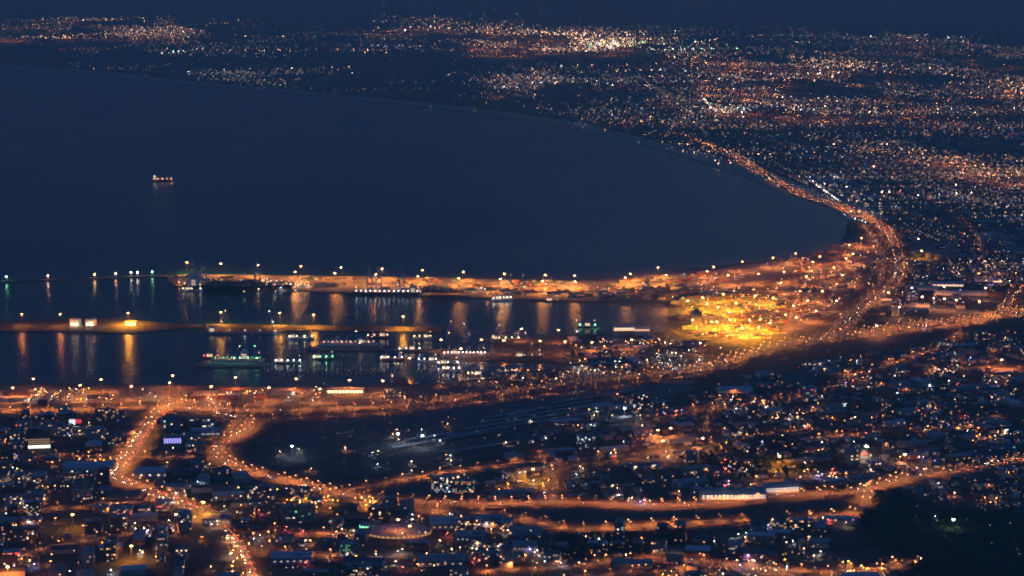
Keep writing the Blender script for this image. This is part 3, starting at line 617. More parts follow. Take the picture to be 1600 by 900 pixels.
# pier house and tanks on the left mole
a, b, c = big(30, 12, 9, M_white, ROOFS[2], gable=3); lit_rows(c, 28, 12, (1.5, 5), 6, glow('amber', 'high'), .6)
special(205, 508, 'pier_house', 'pier house flooded in yellow light on the left mole', [('wall', a), ('roof', b), ('window_band', c)], 0, 20)
for px, lab in ((118, 'left one of two pale storage tanks on the mole'), (142, 'right one of two pale storage tanks on the mole')):
    x, y = g(px, 508); t = thing('storage_tank', lab, 'tank', (x, y, LAND)); m = MB(); m.cyl((0, 0, 0), 15, 17, mat('tank_paint', (.62, .58, .5), .6), 24); m.build('tank_shell', t)
    m = MB(); m.cyl((0, 0, 17.02), 15.2, 2.2, ROOFS[2], 24, 1.5); m.build('roof', t); m = MB()
    for i in (-7, 0, 7): m.octa((i, -15.6, 5), .8, emit('tank_wall_lamp', COLS['warm'], 900, 'AUTO'))
    m.build('wall_lamp', t)

a = MB(); b = MB(); c = MB()
a.box((0, 0, 0), (30, 26, 38), WALLS[0]); a.box((34, 0, 0), (36, 24, 26), WALLS[1]); a.box((72, 0, 0), (38, 22, 17), WALLS[0])
for i in range(5): a.cyl((22 + i * 11, -17, 0), 5, 22 - i * 2, WALLS[1], 14)
b.box((0, 0, 38.02), (12, 12, 6), WALLS[2]); b.box((34, 0, 26.02), (32, 6, 3), M_metal); b.box((72, 0, 17.02), (30, 5, 3), M_metal)
special(1088, 508, 'grain_store', 'stepped grain store with round silos at the harbour end of the yellow depot', [('wall', a), ('roof_plant', b)], .05, 50)
for px, py, w, d, h, lab in ((1180, 494, 70, 24, 12, 'shed in the middle of the yellow depot'), (1195, 478, 60, 20, 9, 'shed on the inland side of the yellow depot'), (1150, 524, 90, 20, 8, 'long low shed on the front edge of the yellow depot')):
    a, b, c = big(w, d, h, WALLS[0], ROOFS[1], gable=3); lit_rows(c, w - 4, d, (2.5,), 8, glow('amber', 'mid'), .5); special(px, py, 'depot_shed', lab, [('wall', a), ('roof', b), ('wall_light', c)], .05, w * .45)
for i, (px, py, L, lab) in enumerate(((800, 668, 330, 'first of the long platform roofs counted from the front of the rail yard'), (815, 659, 300, 'second of the long platform roofs in the rail yard'), (835, 650, 300, 'third of the long platform roofs in the rail yard'), (850, 641, 260, 'fourth of the long platform roofs in the rail yard'), (690, 690, 240, 'platform roof near the front bend of the rail yard'), (760, 700, 200, 'platform roof nearest the old town street'), (930, 622, 240, 'platform roof near the narrow end of the rail yard'), (880, 655, 220, 'platform roof beside the white floodlight mast'))):
    a, b, c = MB(), MB(), MB()
    for k in range(int(L / 15)): a.cyl((-L / 2 + 7 + k * 15, 0, 0), .3, 5, M_metal, 6)
    b.arch((0, 0, 5), (L, 11), 1.6, ROOFS[1], 0, 6)
    special(px, py, 'platform_roof', lab, [('post', a), ('roof', b)], .62, 16)
# ---- districts on street grids
DIST = [
 # polygon, angle, cell, kinds weights (house, shed, office), light mix, keep, name
 ([(1010, 650), (1120, 600), (1330, 555), (1600, 515), (1640, 560), (1640, 712), (1350, 762), (1000, 782), (760, 780), (700, 760), (770, 722), (900, 700)], .35, 27, (6, 1.3, .5), MIX_D, .66, 'the dark hillside suburb'),
 ([(420, 905), (400, 845), (330, 806), (420, 770), (520, 790), (760, 803), (900, 834), (1100, 822), (1340, 806), (1300, 850), (1180, 905)], -.15, 34, (1.5, 2, 2.4), MIX_D, .62, 'the lower city blocks'),
 ([(-40, 652), (236, 650), (176, 738), (176, 752), (290, 785), (384, 905), (-40, 905)], .12, 40, (.3, 2, 3), MIX_D, .62, 'the left city blocks'),
 ([(236, 708), (268, 650), (360, 656), (372, 668), (330, 700), (332, 726), (400, 752), (500, 778), (330, 795), (215, 748)], .2, 40, (.2, 2, 2), MIX_W, .6, 'the blocks inside the loop road'),
 ([(700, 592), (780, 575), (880, 575), (880, 530), (1040, 526), (1110, 545), (1090, 566), (950, 586), (800, 600)], .18, 48, (.2, 4, .4), MIX_W, .6, 'the repair dock quarter'),
 ([(-40, 606), (600, 608), (640, 607), (640, 618), (500, 628), (-40, 627)], .05, 60, (0, 4, .3), MIX_O, .4, 'the port yard'),
 ([(1420, 405), (1640, 425), (1640, 470), (1540, 492), (1340, 516), (1400, 450)], -.1, 60, (0, 4, .5), MIX_D, .5, 'the sheds beyond the motorway'),
 ([(1400, 765), (1500, 744), (1640, 720), (1640, 800), (1480, 790)], -.2, 22, (6, 0, .2), MIX_D, .6, 'the dim slope at lower right'),
 ([(900, 640), (1090, 598), (1110, 602), (1000, 650), (860, 692), (800, 700)], .3, 42, (0, 4, .3), MIX_W, .3, 'the rail yard edge'),
 ([(1000, 905), (1180, 880), (1420, 893), (1420, 905)], 0, 30, (3, 1, .4), MIX_W, .6, 'the bottom edge streets'),
]
spots = {'house': [], 'warehouse': [], 'office_block': []}
for poly, ang, cell, wts, mix, keep, nm in DIST:
    W = gs(poly); ca, sa = math.cos(ang), math.sin(ang)
    U = [(x * ca + y * sa, -x * sa + y * ca) for x, y in W]
    u0, u1 = min(u for u, _ in U), max(u for u, _ in U); v0, v1 = min(v for _, v in U), max(v for _, v in U)
    i = 0; u = u0
    while u < u1:
        v = v0; j = 0
        while v < v1:
            if j % 4 != 3 and i % 7 != 6 and rnd.random() < keep:
                uu, vv = u + rnd.uniform(-.12, .12) * cell, v + rnd.uniform(-.15, .15) * cell
                x, y = uu * ca - vv * sa, uu * sa + vv * ca
                if inside((x, y), W):
                    k = rnd.choices(('house', 'warehouse', 'office_block'), wts)[0]
                    r = {'house': 9, 'warehouse': 24, 'office_block': 15}[k]
                    if not near_road(x, y, r * .8 + 5) and free(x, y, r * .8):
                        spots[k].append((math.hypot(x, y), x, y, ang + (0 if rnd.random() < .75 else math.pi / 2), mix, nm))
                        if k == 'warehouse': USED.append((x, y, 20))
            v += cell * .8; j += 1
        u += cell; i += 1
maker = {'house': house_parts, 'warehouse': shed_parts, 'office_block': office_parts}
said = {'house': 'small house', 'warehouse': 'low warehouse', 'office_block': 'mid rise block'}
rest = MB()
def merge(dst, src, x, y, z, rz):
    ca, sa = math.cos(rz), math.sin(rz); b = len(dst.v)
    dst.v += [(x + p[0] * ca - p[1] * sa, y + p[0] * sa + p[1] * ca, z + p[2]) for p in src.v]
    ks = [dst.mi(m) for m in src.mats]
    dst.f += [tuple(b + i for i in f) for f in src.f]; dst.m += [ks[i] for i in src.m]
CAP = {'house': 300, 'warehouse': 260, 'office_block': 260}
for k, L in spots.items():
    L.sort()
    for n, (_, x, y, rz, mix, nm) in enumerate(L):
        parts = maker[k](mix)
        if n < CAP[k]: spawn(k, '%s in %s' % (said[k], nm), k.replace('_', ' '), k.replace('_', ' ') + 's in ' + nm, x, y, rz, parts)
        else:
            for _, b in parts: merge(rest, b, x, y, LAND, rz)
kind(rest.build('city_buildings'), 'stuff')
print('SPOTS', {k: len(v) for k, v in spots.items()}, 'LAMPS', len(LAMPS))
# lamps scattered through the near districts (yards, gardens, car parks)
nearch = Chunks()
def near_light(p, c, lv, k=1.0, fl=0):
    x, y = g(p[0], p[1], LAND + 8); near = nearch.at(x, y); D = math.hypot(x, y)
    near.bar((x, y, LAND), (x, y, LAND + 7.6), .25, M_metal); near.octa((x, y, LAND + 8), (.55 + D / 9000 * .5) * k, glow(c, lv))
    if fl: near.down((x, y, LAND + 7.2), .7, flood(c, fl))
def near_zone(poly, n, mix, bright, fl=.15, clusters=0, power=900, k=1.0):
    cs = [pick(poly) for _ in range(clusters)]
    for _ in range(n):
        p = pick(poly)
        if cs and rnd.random() < .6: q = rnd.choice(cs); p = (q[0] + rnd.gauss(0, 13), q[1] + rnd.gauss(0, 4))
        r = rnd.random(); lv = 'high' if r < bright * .35 else 'mid' if r < bright * 1.6 else 'dim'
        near_light(p, rnd.choice(mix), lv, k, power if rnd.random() < fl else 0)
near_zone(DIST[0][0], 760, MIX_D, .16, .34, 46, 900)
near_zone(DIST[1][0], 420, MIX_D, .24, .25, 26)
near_zone(DIST[2][0], 230, MIX_D + ['sodium'] * 5, .28, .25, 22)
near_zone(DIST[3][0], 70, MIX_W + ['violet'], .35, .2, 8)
near_zone(DIST[4][0], 300, MIX_W + ['sodium'] * 4, .3, .3, 22)
near_zone([(275, 432), (475, 437), (475, 448), (280, 443)], 90, ['quay', 'white', 'warm', 'sodium'], .7, .6, 8, 3000)
near_zone([(1400, 780), (1600, 800), (1600, 890), (1400, 850)], 16, ['cool', 'warm', 'white', 'green'], .2, .2, 0, 200)
near_zone([(1310, 875), (1440, 870), (1450, 890), (1300, 897)], 30, MIX_O, .3, .4, 4)
near_zone(DIST[5][0], 150, MIX_O, .3, .4, 16, 1500)
near_zone(DIST[6][0], 110, MIX_D, .3, .15, 12)
near_zone(DIST[7][0], 120, MIX_D, .12, .04, 14)
near_zone([(420, 700), (560, 665), (760, 645), (980, 612), (1000, 640), (850, 690), (640, 735), (480, 738)], 64, ['cool', 'white', 'warm', 'pink', 'pink'], .1, .5, 0, 700)
near_zone(DIST[8][0], 50, MIX_W, .25, .1, 8)
near_zone(DIST[9][0], 60, MIX_W + ['sodium'] * 4, .25, .2, 8)
near_zone([(1236, 405), (1318, 378), (1370, 385), (1372, 420), (1345, 452), (1250, 510), (1205, 448)], 200, MIX_O, .4, .35, 20, 1500)
near_zone([(1064, 465), (1200, 455), (1230, 470), (1215, 529), (1085, 523)], 190, ['amber', 'amber', 'amber', 'sodium'], .6, .7, 0, 2600)
near_zone([(275, 432), (900, 440), (1100, 424), (1200, 412), (1200, 445), (1044, 470), (700, 460), (280, 445)], 260, MIX_O + ['white'] * 2, .3, .25, 24, 1800)
near_zone([(400, 765), (560, 775), (650, 790), (560, 790), (460, 785)], 60, ['amber', 'sodium', 'sodium'], .5, .6, 5, 1800)
near_zone([(240, 780), (330, 790), (400, 890), (370, 900), (330, 820)], 50, MIX_O, .5, .4, 5, 1500)
nearch.build('city_lights', 'lamp_group')

# ------------------------------------------------------------------ containers
cont_cache = []
for _ in range(10):
    m = MB(); n = rnd.choice((3, 4, 5)); hs = rnd.choice((2, 3, 4))
    for i in range(n):
        for j in range(3):
            for k in range(rnd.randint(max(1, hs - 2), hs)): m.box((i * 12.6 - (n - 1) * 6.3, j * 2.8 - 2.8, k * 2.62), (12.2, 2.44, 2.6), rnd.choice(CONT))
    cont_cache.append(m.mesh('container_stack'))
def containers(poly, n, lab, grp, ang=.05, r=26, near=8):
    done = []; tries = 0
    while len(done) < n and tries < n * 30:
        tries += 1; p = pick(poly); x, y = g(*p)
        if any((a - x) ** 2 / r ** 2 + (b - y) ** 2 / 225 < 1 for a, b in done) or near_road(x, y, near) or not free(x, y, 2 if r < 20 else 12): continue
        done.append((x, y)); o = bpy.data.objects.new('container_stack', rnd.choice(cont_cache)); col.objects.link(o); o.location = (x, y, LAND + .14); o.rotation_euler.z = ang
        tag(o, lab, 'container stack', grp)
containers([(285, 433), (700, 438), (900, 442), (1040, 434), (1100, 424), (1140, 420), (1130, 448), (1040, 468), (900, 465), (700, 456), (560, 452), (285, 443)], 105, 'stack of shipping containers on the long container quay', 'container stacks on the quay')
containers([(1064, 470), (1140, 456), (1200, 454), (1230, 470), (1218, 500), (1210, 529), (1140, 529), (1086, 521), (1060, 496)], 125, 'stack of shipping containers in the glowing yellow depot', 'container stacks in the yellow depot', .05, 19, 3)
containers([(1236, 408), (1318, 380), (1370, 392), (1365, 420), (1340, 450), (1250, 508), (1212, 448)], 50, 'stack of shipping containers in the orange freight yard', 'container stacks in the freight yard', .4)

# ------------------------------------------------------------------ quay cranes
def crane_proto(x, y, label):
    t = thing('gantry_crane', label, 'crane', (x, y, LAND), 'gantry cranes on the container quay')
    for sx in (-8, 8):
        for sy in (-12, 12): m = MB(); m.bar((sx, sy, 0), (sx * .9, sy, 44), 1.6, M_crane); m.build('leg', t)
    m = MB()
    for sx in (-8, 8): m.bar((sx, -12, 20), (sx, 12, 20), 1.4, M_crane); m.bar((sx * .9, -12, 44), (sx * .9, 12, 44), 1.6, M_crane); m.bar((sx, -12, 20), (sx, 12, 43), .8, M_crane)
    for sy in (-12, 12): m.bar((-8, sy, 43), (8, sy, 43), 1.6, M_crane); m.bar((-8, sy, 20), (8, sy, 20), 1.2, M_crane)
    m.build('portal_frame', t)
    m = MB(); m.bar((-2, 26, 45.5), (-2, -14, 45.5), 1.5, M_crane); m.bar((2, 26, 45.5), (2, -14, 45.5), 1.5, M_crane); m.bar((-2, -14, 45.5), (-2, -26, 82), 1.5, M_crane); m.bar((2, -14, 45.5), (2, -26, 82), 1.5, M_crane)
    for k in range(6): m.bar((-2, -15 - 2 * k, 49 + 6.1 * k), (2, -15 - 2 * k, 49 + 6.1 * k), .8, M_crane)
    m.build('boom', t)
    m = MB(); m.bar((-7, -12, 44), (0, -6, 66), 1.2, M_crane); m.bar((7, -12, 44), (0, -6, 66), 1.2, M_crane); m.bar((0, -6, 66), (0, 24, 46.5), .6, M_crane); m.bar((0, -6, 66), (0, -22, 74), .6, M_crane); m.build('apex_frame', t)
    m = MB(); m.box((0, 16, 46.5), (6, 9, 4.5), M_white); m.build('machine_house', t)
    m = MB(); m.box((4.5, -4, 41), (2.5, 3, 3), M_glass); m.octa((0, -6, 67), .9, glow('pink', 'high')); m.octa((-4, 0, 42.2), .7, glow('warm', 'high')); m.octa((4, -8, 42.2), .7, glow('warm', 'high')); m.build('cab', t)
    return t
CR = [(303, 444), (318, 444), (403, 449), (578, 456), (592, 457), (628, 459), (798, 465), (817, 466), (1010, 468)]
cr0 = None
for i, (px, py) in enumerate(CR):
    x, y = g(px, py)
    ordn = ('first', 'second', 'third', 'fourth', 'fifth', 'sixth', 'seventh', 'eighth', 'ninth')[i]
    lab = 'tall grey gantry crane, %s from the open end of the container quay' % ordn
    if cr0 is None: cr0 = crane_proto(x, y, lab)
    else: o = copy_tree(cr0); o.location = (x, y, LAND); o['label'] = lab

# ------------------------------------------------------------------ ships and boats
def hull_mesh(mb, L, B, H, m, deck, bow=.18):
    n = 10; st = []
    for i in range(n + 1):
        t = i / n; x = -L / 2 + L * t
        f = 1 if t < 1 - bow else max(.03, 1 - ((t - 1 + bow) / bow) ** 1.8)
        if t < .06: f = .8 + .2 * t / .06
        st.append((x, B / 2 * f, H * (1 + (.18 * max(0, (t - .8) / .2)))))
    b = len(mb.v); k = mb.mi(m); kd = mb.mi(deck)
    for x, w, h in st: mb.v += [(x, -w, h), (x, -w * .85, -1.5), (x, w * .85, -1.5), (x, w, h)]
    for i in range(n):
        a, c = b + 4 * i, b + 4 * i + 4
        mb.f += [(a + 1, c + 1, c, a), (a + 2, c + 2, c + 1, a + 1), (a + 3, c + 3, c + 2, a + 2), (a, c, c + 3, a + 3)]; mb.m += [k, k, k, kd]
    mb.f += [(b, b + 3, b + 2, b + 1), (b + 4 * n, b + 4 * n + 1, b + 4 * n + 2, b + 4 * n + 3)]; mb.m += [k, k]
def ship(px, py, L, B, H, label, hullm=None, house=-.38, hh=22, rz=0, lights='white', nl=10, boxes=False, deckhouse=True, flip=False, cranes=0, lv='mid', pool=0):
    x, y = g(px, py, 0); t = thing('ship', label, 'ship', (x, y, 0), None, rz + (math.pi if flip else 0))
    h = MB(); hull_mesh(h, L, B, H, hullm or M_hull, M_redhull if L > 100 else M_apron); h.build('hull', t)
    if deckhouse:
        s = MB(); s.box((L * house, 0, H + .02), (L * .09 + 5, B * .85, hh * .7), M_white); s.box((L * house + 1, 0, H + hh * .7 + .04), (L * .06 + 3, B * .95, hh * .3), M_white)
        for k in range(3):
            for sg in (-1, 1):
                for q in range(6): yy = sg * (B * .425 + .06); xx = L * house - 5 + q * 2; zz = H + 2 + k * hh * .2; s.face([(xx - .6, yy, zz), (xx + .6, yy, zz), (xx + .6, yy, zz + 1.2), (xx - .6, yy, zz + 1.2)][::sg * -1], glow('warm', 'mid'))
        s.build('superstructure', t)
        m = MB(); m.cyl((L * house - 3, 0, H + hh + .06), 1.6, 5, M_redhull, 8, 1.3); m.build('funnel', t)
    m = MB(); m.bar((L * .4, 0, H), (L * .4, 0, H + 14), .5, M_crane); m.bar((L * house + 2, 0, H + hh), (L * house + 2, 0, H + hh + 8), .4, M_crane); m.octa((L * .4, 0, H + 14.4), .6, glow('warm', 'high')); m.build('mast', t)
    for k in range(cranes):
        m = MB(); xx = -L * .2 + L * .5 * k / max(1, cranes - 1); m.bar((xx, 0, H), (xx, 0, H + 18), 1.6, M_crane); m.bar((xx, 0, H + 16), (xx + 16, 0, H + 24), .9, M_crane); m.build('deck_crane', t)
    if nl:
        m = MB()
        for k in range(nl):
            xx = -L * .42 + L * .84 * k / max(1, nl - 1); sg = -1 if not flip else 1
            m.bar((xx, sg * B * .36, H), (xx, sg * B * .36, H + 4), .2, M_metal); m.octa((xx, sg * B * .36, H + 4.4), 1.0 + math.hypot(x, y) / 30000, glow(lights, lv))
            if pool and k % 2 == 0: m.down((xx, sg * B * .36, H + 3.6), .8, flood(lights, pool))
        m.build('deck_light', t)
    if boxes:
        for k in range(int(L * .62 / 14)):
            m = MB(); xx = L * (house + .14) + k * 14; n = rnd.randint(2, 5)
            for j in range(int(B // 2.6)):
                for q in range(max(1, n - rnd.randint(0, 1))): m.box((xx, -B / 2 + 1.5 + j * 2.55, H + .05 + q * 2.62), (12.2, 2.44, 2.6), rnd.choice(CONT))
            o = m.build('container_stack'); o.rotation_euler.z = t.rotation_euler.z; o.location = (x, y, 0)
            tag(o, 'block of containers on the deck of the %s' % ('long dark container ship' if L > 260 else 'container ship with white deck lights'), 'container stack', 'containers on the ' + ('long ship' if L > 260 else 'lit ship'))
    return t
ship(254, 283, 88, 15, 7, 'lone ship anchored out in the open bay with white and orange deck lights', None, -.36, 16, .06, 'pink', 5, lv='high', pool=1500)
x, y = g(254, 283, 0)
m = MB(); m.bar((x - 32, y - 8, 7), (x - 32, y - 8, 21), .4, M_metal); m.octa((x - 32, y - 8, 22), 2.2, glow('cool', 'high')); tag(m.build('ship_floodlight'), 'bright white floodlight at the stern of the lone anchored ship', 'floodlight')
ship(372, 452.5, 320, 38, 14, 'long dark hulled container ship at the end of the quay', None, -.4, 30, -.03, 'white', 12, True, lv='mid', pool=900)
ship(605, 461, 210, 30, 10, 'dark ship with a row of white deck lights at the middle of the container quay', None, .36, 20, -.035, 'cool', 14, True, lv='high', pool=1300)
ship(383, 521, 190, 22, 6, 'long pale ship moored along the middle mole with white house at its left end', M_crane, -.45, 14, 0, 'white', 5, False, lv='mid', pool=400)
ship(545, 540, 150, 20, 8, 'white lit ship moored at the dark finger pier', M_white, .2, 12, 0, 'white', 12, False, cranes=4, lv='mid', pool=700)
ship(372, 565, 130, 20, 8, 'green lit vessel with tall masts in the floating dock', M_white, .12, 22, 0, 'green', 12, False, cranes=3, lv='mid', pool=2200)
ship(726, 556, 120, 18, 6, 'lit vessel at the repair quay with warm deck lights', M_white, -.2, 12, .02, 'white', 12, False, cranes=3, lv='high', pool=1200)
ship(918, 512, 48, 12, 5, 'tug with three greenish white lamps by the basin wall', M_hull, 0, 8, 0, 'green', 3, False, lv='high', pool=800)
ship(784, 470, 60, 12, 6, 'small white lit ship lying at the container quay edge', M_white, -.2, 12, .3, 'white', 6, False, lv='high', pool=900)
ship(862, 472, 34, 8, 4, 'small red hulled harbour boat in the container basin', M_redhull, -.2, 7, 0, 'pink', 3, False, lv='mid')
ship(825, 560, 70, 14, 6, 'dark trawler beside the red lit repair quay', M_redhull, -.3, 10, .1, 'white', 4, False, cranes=2)
for px, py, L, c, lab in ((705, 580, 45, 'white', 'small trawler with bright masthead lamp in the small basin'), (742, 588, 38, 'warm', 'small harbour boat with warm lamps at the head of the small basin'), (668, 566, 50, 'cool', 'workboat with cold lamps in the narrow basin'), (612, 563, 60, 'white', 'white coaster between the finger pier and the long jetty'), (505, 562, 55, 'green', 'greenish lit workboat between the finger pier and the long jetty'), (470, 530, 70, 'white', 'pale coaster between the middle mole and the finger pier'), (590, 528, 60, 'pink', 'pinkish lit coaster behind the finger pier'), (660, 530, 50, 'warm', 'warm lit fishing boat at the end of the middle mole')):
    ship(px, py, L, L * .2, 5, lab, rnd.choice([M_white, M_hull, M_redhull]), rnd.choice([-.3, .2]), 8, rnd.uniform(-.1, .1), c, 4, lv='high', cranes=rnd.choice((0, 2)), pool=600)
ship(640, 549, 60, 12, 5, 'dark tug moored right of the white lit ship', M_hull, .1, 9, 0, 'white', 4, lv='high', pool=500)
ship(450, 568, 70, 14, 5, 'barge with cold white lamps right of the floating dock', M_hull, -.3, 7, 0, 'cool', 5, lv='high', pool=700)
ship(700, 571, 55, 11, 5, 'trawler with two bright white lamps in the small basin', M_hull, -.2, 8, .05, 'cool', 3, cranes=2, lv='high', pool=700)
ship(790, 533, 80, 14, 6, 'coaster moored at the repair quay with red hull', M_redhull, -.35, 10, .05, 'warm', 5, cranes=2, lv='high', pool=500)
ship(330, 560, 40, 9, 4, 'workboat with one red lamp left of the floating dock', M_redhull, -.1, 7, 0, 'red', 2, lv='high')
ship(300, 455, 60, 12, 5, 'small tender with pale lamps alongside the long container ship', M_white, -.2, 7, 0, 'white', 3, lv='high', pool=500)
def dock_crane(px, py, label, rz, c='white'):
    x, y = g(px, py); t = thing('dock_crane', label, 'crane', (x, y, LAND), 'jib cranes around the inner docks', rz)
    m = MB()
    for i in (-3, 3):
        for j in (-3, 3): m.bar((i, j, 0), (i * .5, j * .5, 18), .7, M_crane)
    m.build('tower', t)
    m = MB(); m.box((0, 0, 18.02), (6, 5, 4), M_crane); m.build('cab', t)
    m = MB(); m.bar((2, 0, 21), (20, 0, 42), 1.1, M_crane); m.bar((-2, 0, 22), (-1, 0, 32), .6, M_crane); m.bar((-1, 0, 32), (20, 0, 42), .4, M_crane); m.build('jib', t)
    m = MB(); m.octa((20, 0, 43), .9, glow(c, 'high')); m.octa((0, -3, 17), 1.1, glow(c, 'high')); m.build('lamp', t)
for px, py, lab, rz, c in ((700, 530, 'jib crane with cream lamps at the seaward end of the repair quay', 1.2, 'amber'), (732, 533, 'jib crane behind the lit vessel at the repair quay', 2.2, 'white'), (770, 535, 'jib crane with a pinkish lamp on the repair quay', .6, 'pink'), (345, 512, 'jib crane over the house of the long pale ship', 1, 'pink'), (425, 513, 'jib crane over the bow of the long pale ship', 2, 'white'), (365, 570, 'jib crane at the left of the floating dock', .8, 'white'), (400, 570, 'jib crane at the right of the floating dock', 1.8, 'green'), (560, 546, 'jib crane on the finger pier', 1.9, 'white'), (612, 598, 'sloping jib crane on the southern quay', .7, 'sodium'), (830, 548, 'jib crane on the inner repair quay', 2.4, 'pink'), (900, 528, 'jib crane near the tug with three lamps', 1.5, 'white')):
    dock_crane(px, py, lab, rz, c)
def yacht_mesh(L):
    m = MB(); hull_mesh(m, L, L * .28, 1.6, M_white, M_apron, .5); m.box((-L * .05, 0, 1.65), (L * .35, L * .16, .9), M_white); m.bar((L * .08, 0, 1.6), (L * .08, 0, 1.6 + L * 1.25), .3, M_white); m.bar((L * .08, 0, 3.2), (-L * .35, 0, 3.2), .3, M_white)
    m.octa((L * .08, 0, 1.8 + L * 1.25), .35, glow('warm', 'mid')); return m.mesh('yacht')
ym = [yacht_mesh(L) for L in (10, 13, 17)]
for (x0, y0, x1, y1, n, lab, grp) in ((405, 576, 600, 579, 34, 'moored white yacht along the long thin jetty', 'yachts on the long jetty'), (425, 583, 590, 586, 22, 'moored white yacht in front of the long thin jetty', 'yachts in front of the jetty'), (690, 570, 765, 584, 34, 'moored yacht in the small basin below the repair quay', 'yachts in the small basin'), (655, 570, 690, 592, 16, 'moored yacht in the narrow basin left of the repair quay', 'yachts in the narrow basin')):
    for k in range(n):
        x, y = g(x0 + (x1 - x0) * (k + .5) / n, y0 + (y1 - y0) * ((k * 7) % n) / n, 0)
        o = bpy.data.objects.new('yacht', rnd.choice(ym)); col.objects.link(o); o.location = (x, y, 0); o.rotation_euler.z = math.pi / 2 + rnd.uniform(-.2, .2); tag(o, lab, 'yacht', grp)
jm = MB(); P = gs([(400, 580), (600, 581.5)]); jm.box(((P[0][0] + P[1][0]) / 2, (P[0][1] + P[1][1]) / 2, .2), (P[1][0] - P[0][0], 5, 1.2), M_quay)
for k in range(12): jm.octa((P[0][0] + (P[1][0] - P[0][0]) * k / 11, P[0][1], 5), .6, glow('white', 'mid')); jm.bar((P[0][0] + (P[1][0] - P[0][0]) * k / 11, P[0][1], 1.3), (P[0][0] + (P[1][0] - P[0][0]) * k / 11, P[0][1], 5), .2, M_metal)
tag(jm.build('jetty'), 'long thin yacht jetty dotted with white lamps', 'jetty')
# harbour beacons
for px, py, c, lab in ((10, 438, 'green', 'greenish beacon at the far left of the breakwater'), (75, 436, 'pink', 'orange beacon on its own stretch of breakwater'), (148, 434, 'amber', 'yellowish beacon on the breakwater'), (181, 433, 'pink', 'bright pinkish beacon on the breakwater'), (205, 431, 'white', 'left one of two white beacons near the quay end'), (215, 431, 'white', 'right one of two white beacons near the quay end'), (238, 430, 'green', 'greenish white beacon closest to the quay end')):
    x, y = g(px, py); t = thing('harbour_beacon', lab, 'beacon', (x, y, LAND)); m = MB(); m.cyl((0, 0, 0), 1.6, 10, M_white, 10, 1.1); m.build('tower', t); m = MB(); m.cyl((0, 0, 10.02), 1.5, 2.2, emit(c + '_beacon', COLS[c], 60, 'AUTO'), 10); m.build('lantern', t); m = MB(); m.cyl((0, 0, 12.24), 1.8, 1, M_redhull, 10, .2); m.build('roof', t)

# ------------------------------------------------------------------ rail yard
tr = MB()
for k in range(16):
    P = gs(smooth([(430, 715 - k * 3.2), (600, 700 - k * 3.4), (780, 672 - k * 3.2), (950, 640 - k * 2.3), (1090, 606 - k * .8)], 6)); S = resample(P, 30)
    strip(tr, S, -1.6, 1.6, LAND + .10, mat('pale_ballast', (.26, .25, .25), .95, 0, .4, .05))
    for o in (-.75, .65): strip(tr, S, o, o + .12, LAND + .22, M_metal)
kind(tr.build('railway_tracks'), 'structure')
wm = MB(); wm.box((0, 0, 1), (22, 2.9, 3), mat('carriage_paint', (.5, .5, .46), .5)); wm.box((0, -1.48, 2.4), (20, .06, .9), M_glass); wm.box((0, 0, .3), (18, 2.2, .65), M_dark); wm.arch((0, 0, 4.02), (22, 2.9), .7, ROOFS[2]); wme = wm.mesh('railway_carriage')
for k, (p0, p1, n, lab) in enumerate((((760, 668), (850, 652), 6, 'railway carriage of the train on the front track'), ((770, 660), (880, 641), 8, 'railway carriage of the longest parked train'), ((800, 650), (870, 637), 5, 'railway carriage of the short parked train'), ((640, 688), (720, 676), 5, 'railway carriage parked alone at the yard middle'), ((900, 640), (980, 622), 5, 'railway carriage at the narrow end of the yard'))):
    A, B = g(*p0), g(*p1); an = math.atan2(B[1] - A[1], B[0] - A[0]); L = math.hypot(B[0] - A[0], B[1] - A[1])
    for i in range(n):
        o = bpy.data.objects.new('railway_carriage', wme); col.objects.link(o); d = 23.5 * i; o.location = (A[0] + math.cos(an) * d, A[1] + math.sin(an) * d, LAND + .2); o.rotation_euler.z = an
        tag(o, lab, 'railway carriage', 'carriages of one parked train ' + ('at front', 'in the longest row', 'in the short row', 'in the yard middle', 'at the narrow end')[k])

# ------------------------------------------------------------------ cars
def car_mesh(paint):
    m = MB(); m.box((0, 0, .35), (4.4, 1.8, .65), paint); m.box((-.2, 0, 1.02), (2.4, 1.6, .5), M_glass, 0, paint)
    for x in (-1.4, 1.4):
        for y in (-.93, .93): m.box((x, y, 0), (.65, .2, .65), M_dark)
    for y in (-.6, .6): m.box((2.24, y, .55), (.1, .45, .3), emit('headlamp', (1, .9, .7), 60)); m.box((-2.24, y, .6), (.1, .4, .25), emit('tail_lamp', (1, .05, .03), 30))
    return m.mesh('car')
cms = [car_mesh(mat('car_paint_' + n, c, .35)) for n, c in (('white', (.7, .7, .7)), ('silver', (.4, .4, .42)), ('dark', (.04, .04, .05)), ('red', (.3, .03, .03)))]
for S, n, w, nm in ((S_wide, 90, 30, 'wide avenue'), (S_loop, 90, 24, 'loop road and motorway'), (S_tail, 40, 13, 'narrow end of the avenue'), (S_shore, 90, 30, 'shore motorway'), (S_boul, 30, 26, 'port boulevard')):
    for _ in range(n):
        x, y, dx, dy = rnd.choice(S[3:-3]); s = rnd.choice((-1, 1)); o_ = s * rnd.choice((.22, .36)) * w + rnd.uniform(-.3, .3); t = rnd.uniform(-6, 6)
        o = bpy.data.objects.new('car', rnd.choice(cms)); col.objects.link(o); o.location = (x - dy * -o_ + dx * t, y + dx * -o_ + dy * t, LAND + .75)
        o.rotation_euler.z = math.atan2(dy, dx) + (0 if s > 0 else math.pi)
        tag(o, 'car with lit lamps driving on the ' + nm, 'car', 'cars on the ' + nm)

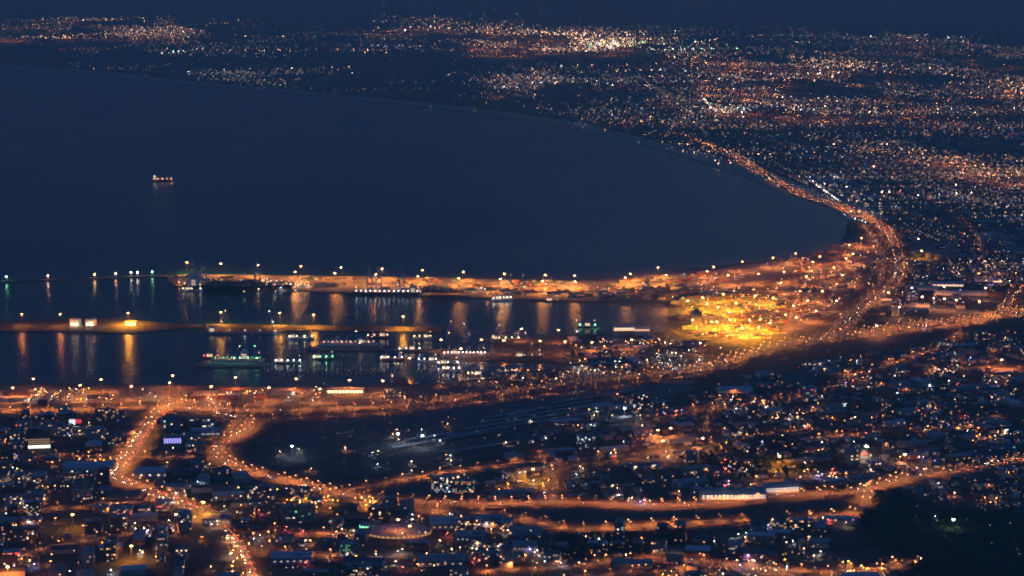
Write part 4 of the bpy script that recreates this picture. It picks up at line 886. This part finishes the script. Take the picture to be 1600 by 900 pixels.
# ------------------------------------------------------------------ trees
def crown(mb, c, r, h, n, q):
    for _ in range(n):
        a, b, k = rnd.uniform(0, 6.283), rnd.uniform(-1, 1), rnd.uniform(.45, 1.05); s = math.sqrt(1 - b * b)
        lob = 1 + .25 * math.sin(3 * a + c[0]) * s
        p = Vector((c[0] + r * k * lob * s * math.cos(a), c[1] + r * k * lob * s * math.sin(a), c[2] + h * k * b))
        u = Vector((rnd.gauss(0, 1), rnd.gauss(0, 1), rnd.gauss(0, 1))).normalized(); v = u.orthogonal().normalized(); e = q * rnd.uniform(.6, 1.3)
        mb.face([tuple(p + u * e), tuple(p + v * e), tuple(p - u * e), tuple(p - v * e)], rnd.choice(M_leaf))
tm = []
for k in range(6):
    r = rnd.uniform(4, 6); h = rnd.uniform(8, 12); a, b = MB(), MB(); a.cyl((0, 0, 0), .45, h * .6, M_bark, 7, .2)
    for q in range(4): an = q * 1.6 + rnd.random(); a.bar((0, 0, h * .4), (math.cos(an) * r * .6, math.sin(an) * r * .6, h * .75), .22, M_bark)
    crown(b, (0, 0, h * .72), r, h * .38, 170, .75); tm.append((a.mesh('trunk'), b.mesh('crown')))
WOODS = [([(1365, 775), (1400, 770), (1470, 800), (1640, 805), (1640, 910), (1400, 910), (1440, 870), (1340, 850), (1340, 815)], 190, 1500, 'the dark wooded slope'), ([(1090, 700), (1150, 690), (1230, 690), (1310, 712), (1310, 735), (1180, 750), (1100, 735)], 60, 260, 'the dark park below the suburb'), ([(850, 842), (1000, 835), (1080, 845), (1000, 868), (870, 872)], 50, 160, 'the dark green strip between the lower roads')]
wood = MB()
for poly, n, m_, nm in WOODS:
    pts = sorted([g(*pick(poly)) for _ in range(n + m_)], key=lambda p: math.hypot(*p))
    i = 0
    for x, y in pts:
        if near_road(x, y, 4): continue
        i += 1
        if i <= n:
            t = thing('tree', 'leafy dark tree in ' + nm, 'tree', (x, y, LAND), 'trees in ' + nm, rnd.uniform(0, 6)); s = rnd.uniform(.7, 1.25); t.scale = (s, s, s)
            for nme, me in zip(('trunk', 'crown'), rnd.choice(tm)): o = bpy.data.objects.new(nme, me); col.objects.link(o); o.parent = t
        else:
            h = rnd.uniform(7, 13); wood.cyl((x, y, LAND), .4, h * .6, M_bark, 5, .2); crown(wood, (x, y, LAND + h * .7), rnd.uniform(3.5, 6), h * .36, 55, 1.2)
kind(wood.build('woods'), 'stuff')

# ------------------------------------------------------------------ haze
hz = bpy.data.materials.new('evening_haze'); hz.use_nodes = True; nt = hz.node_tree; nt.nodes.clear()
pv = nt.nodes.new('ShaderNodeVolumePrincipled'); pv.inputs['Color'].default_value = (.70, .89, .90, 1); pv.inputs['Density'].default_value = 5.2e-5; pv.inputs['Anisotropy'].default_value = .2
ou = nt.nodes.new('ShaderNodeOutputMaterial'); nt.links.new(pv.outputs[0], ou.inputs['Volume'])
hb = MB(); hb.box((0, 21900, -4), (31000, 45200, 1086), hz)
kind(hb.build('haze'), 'stuff')
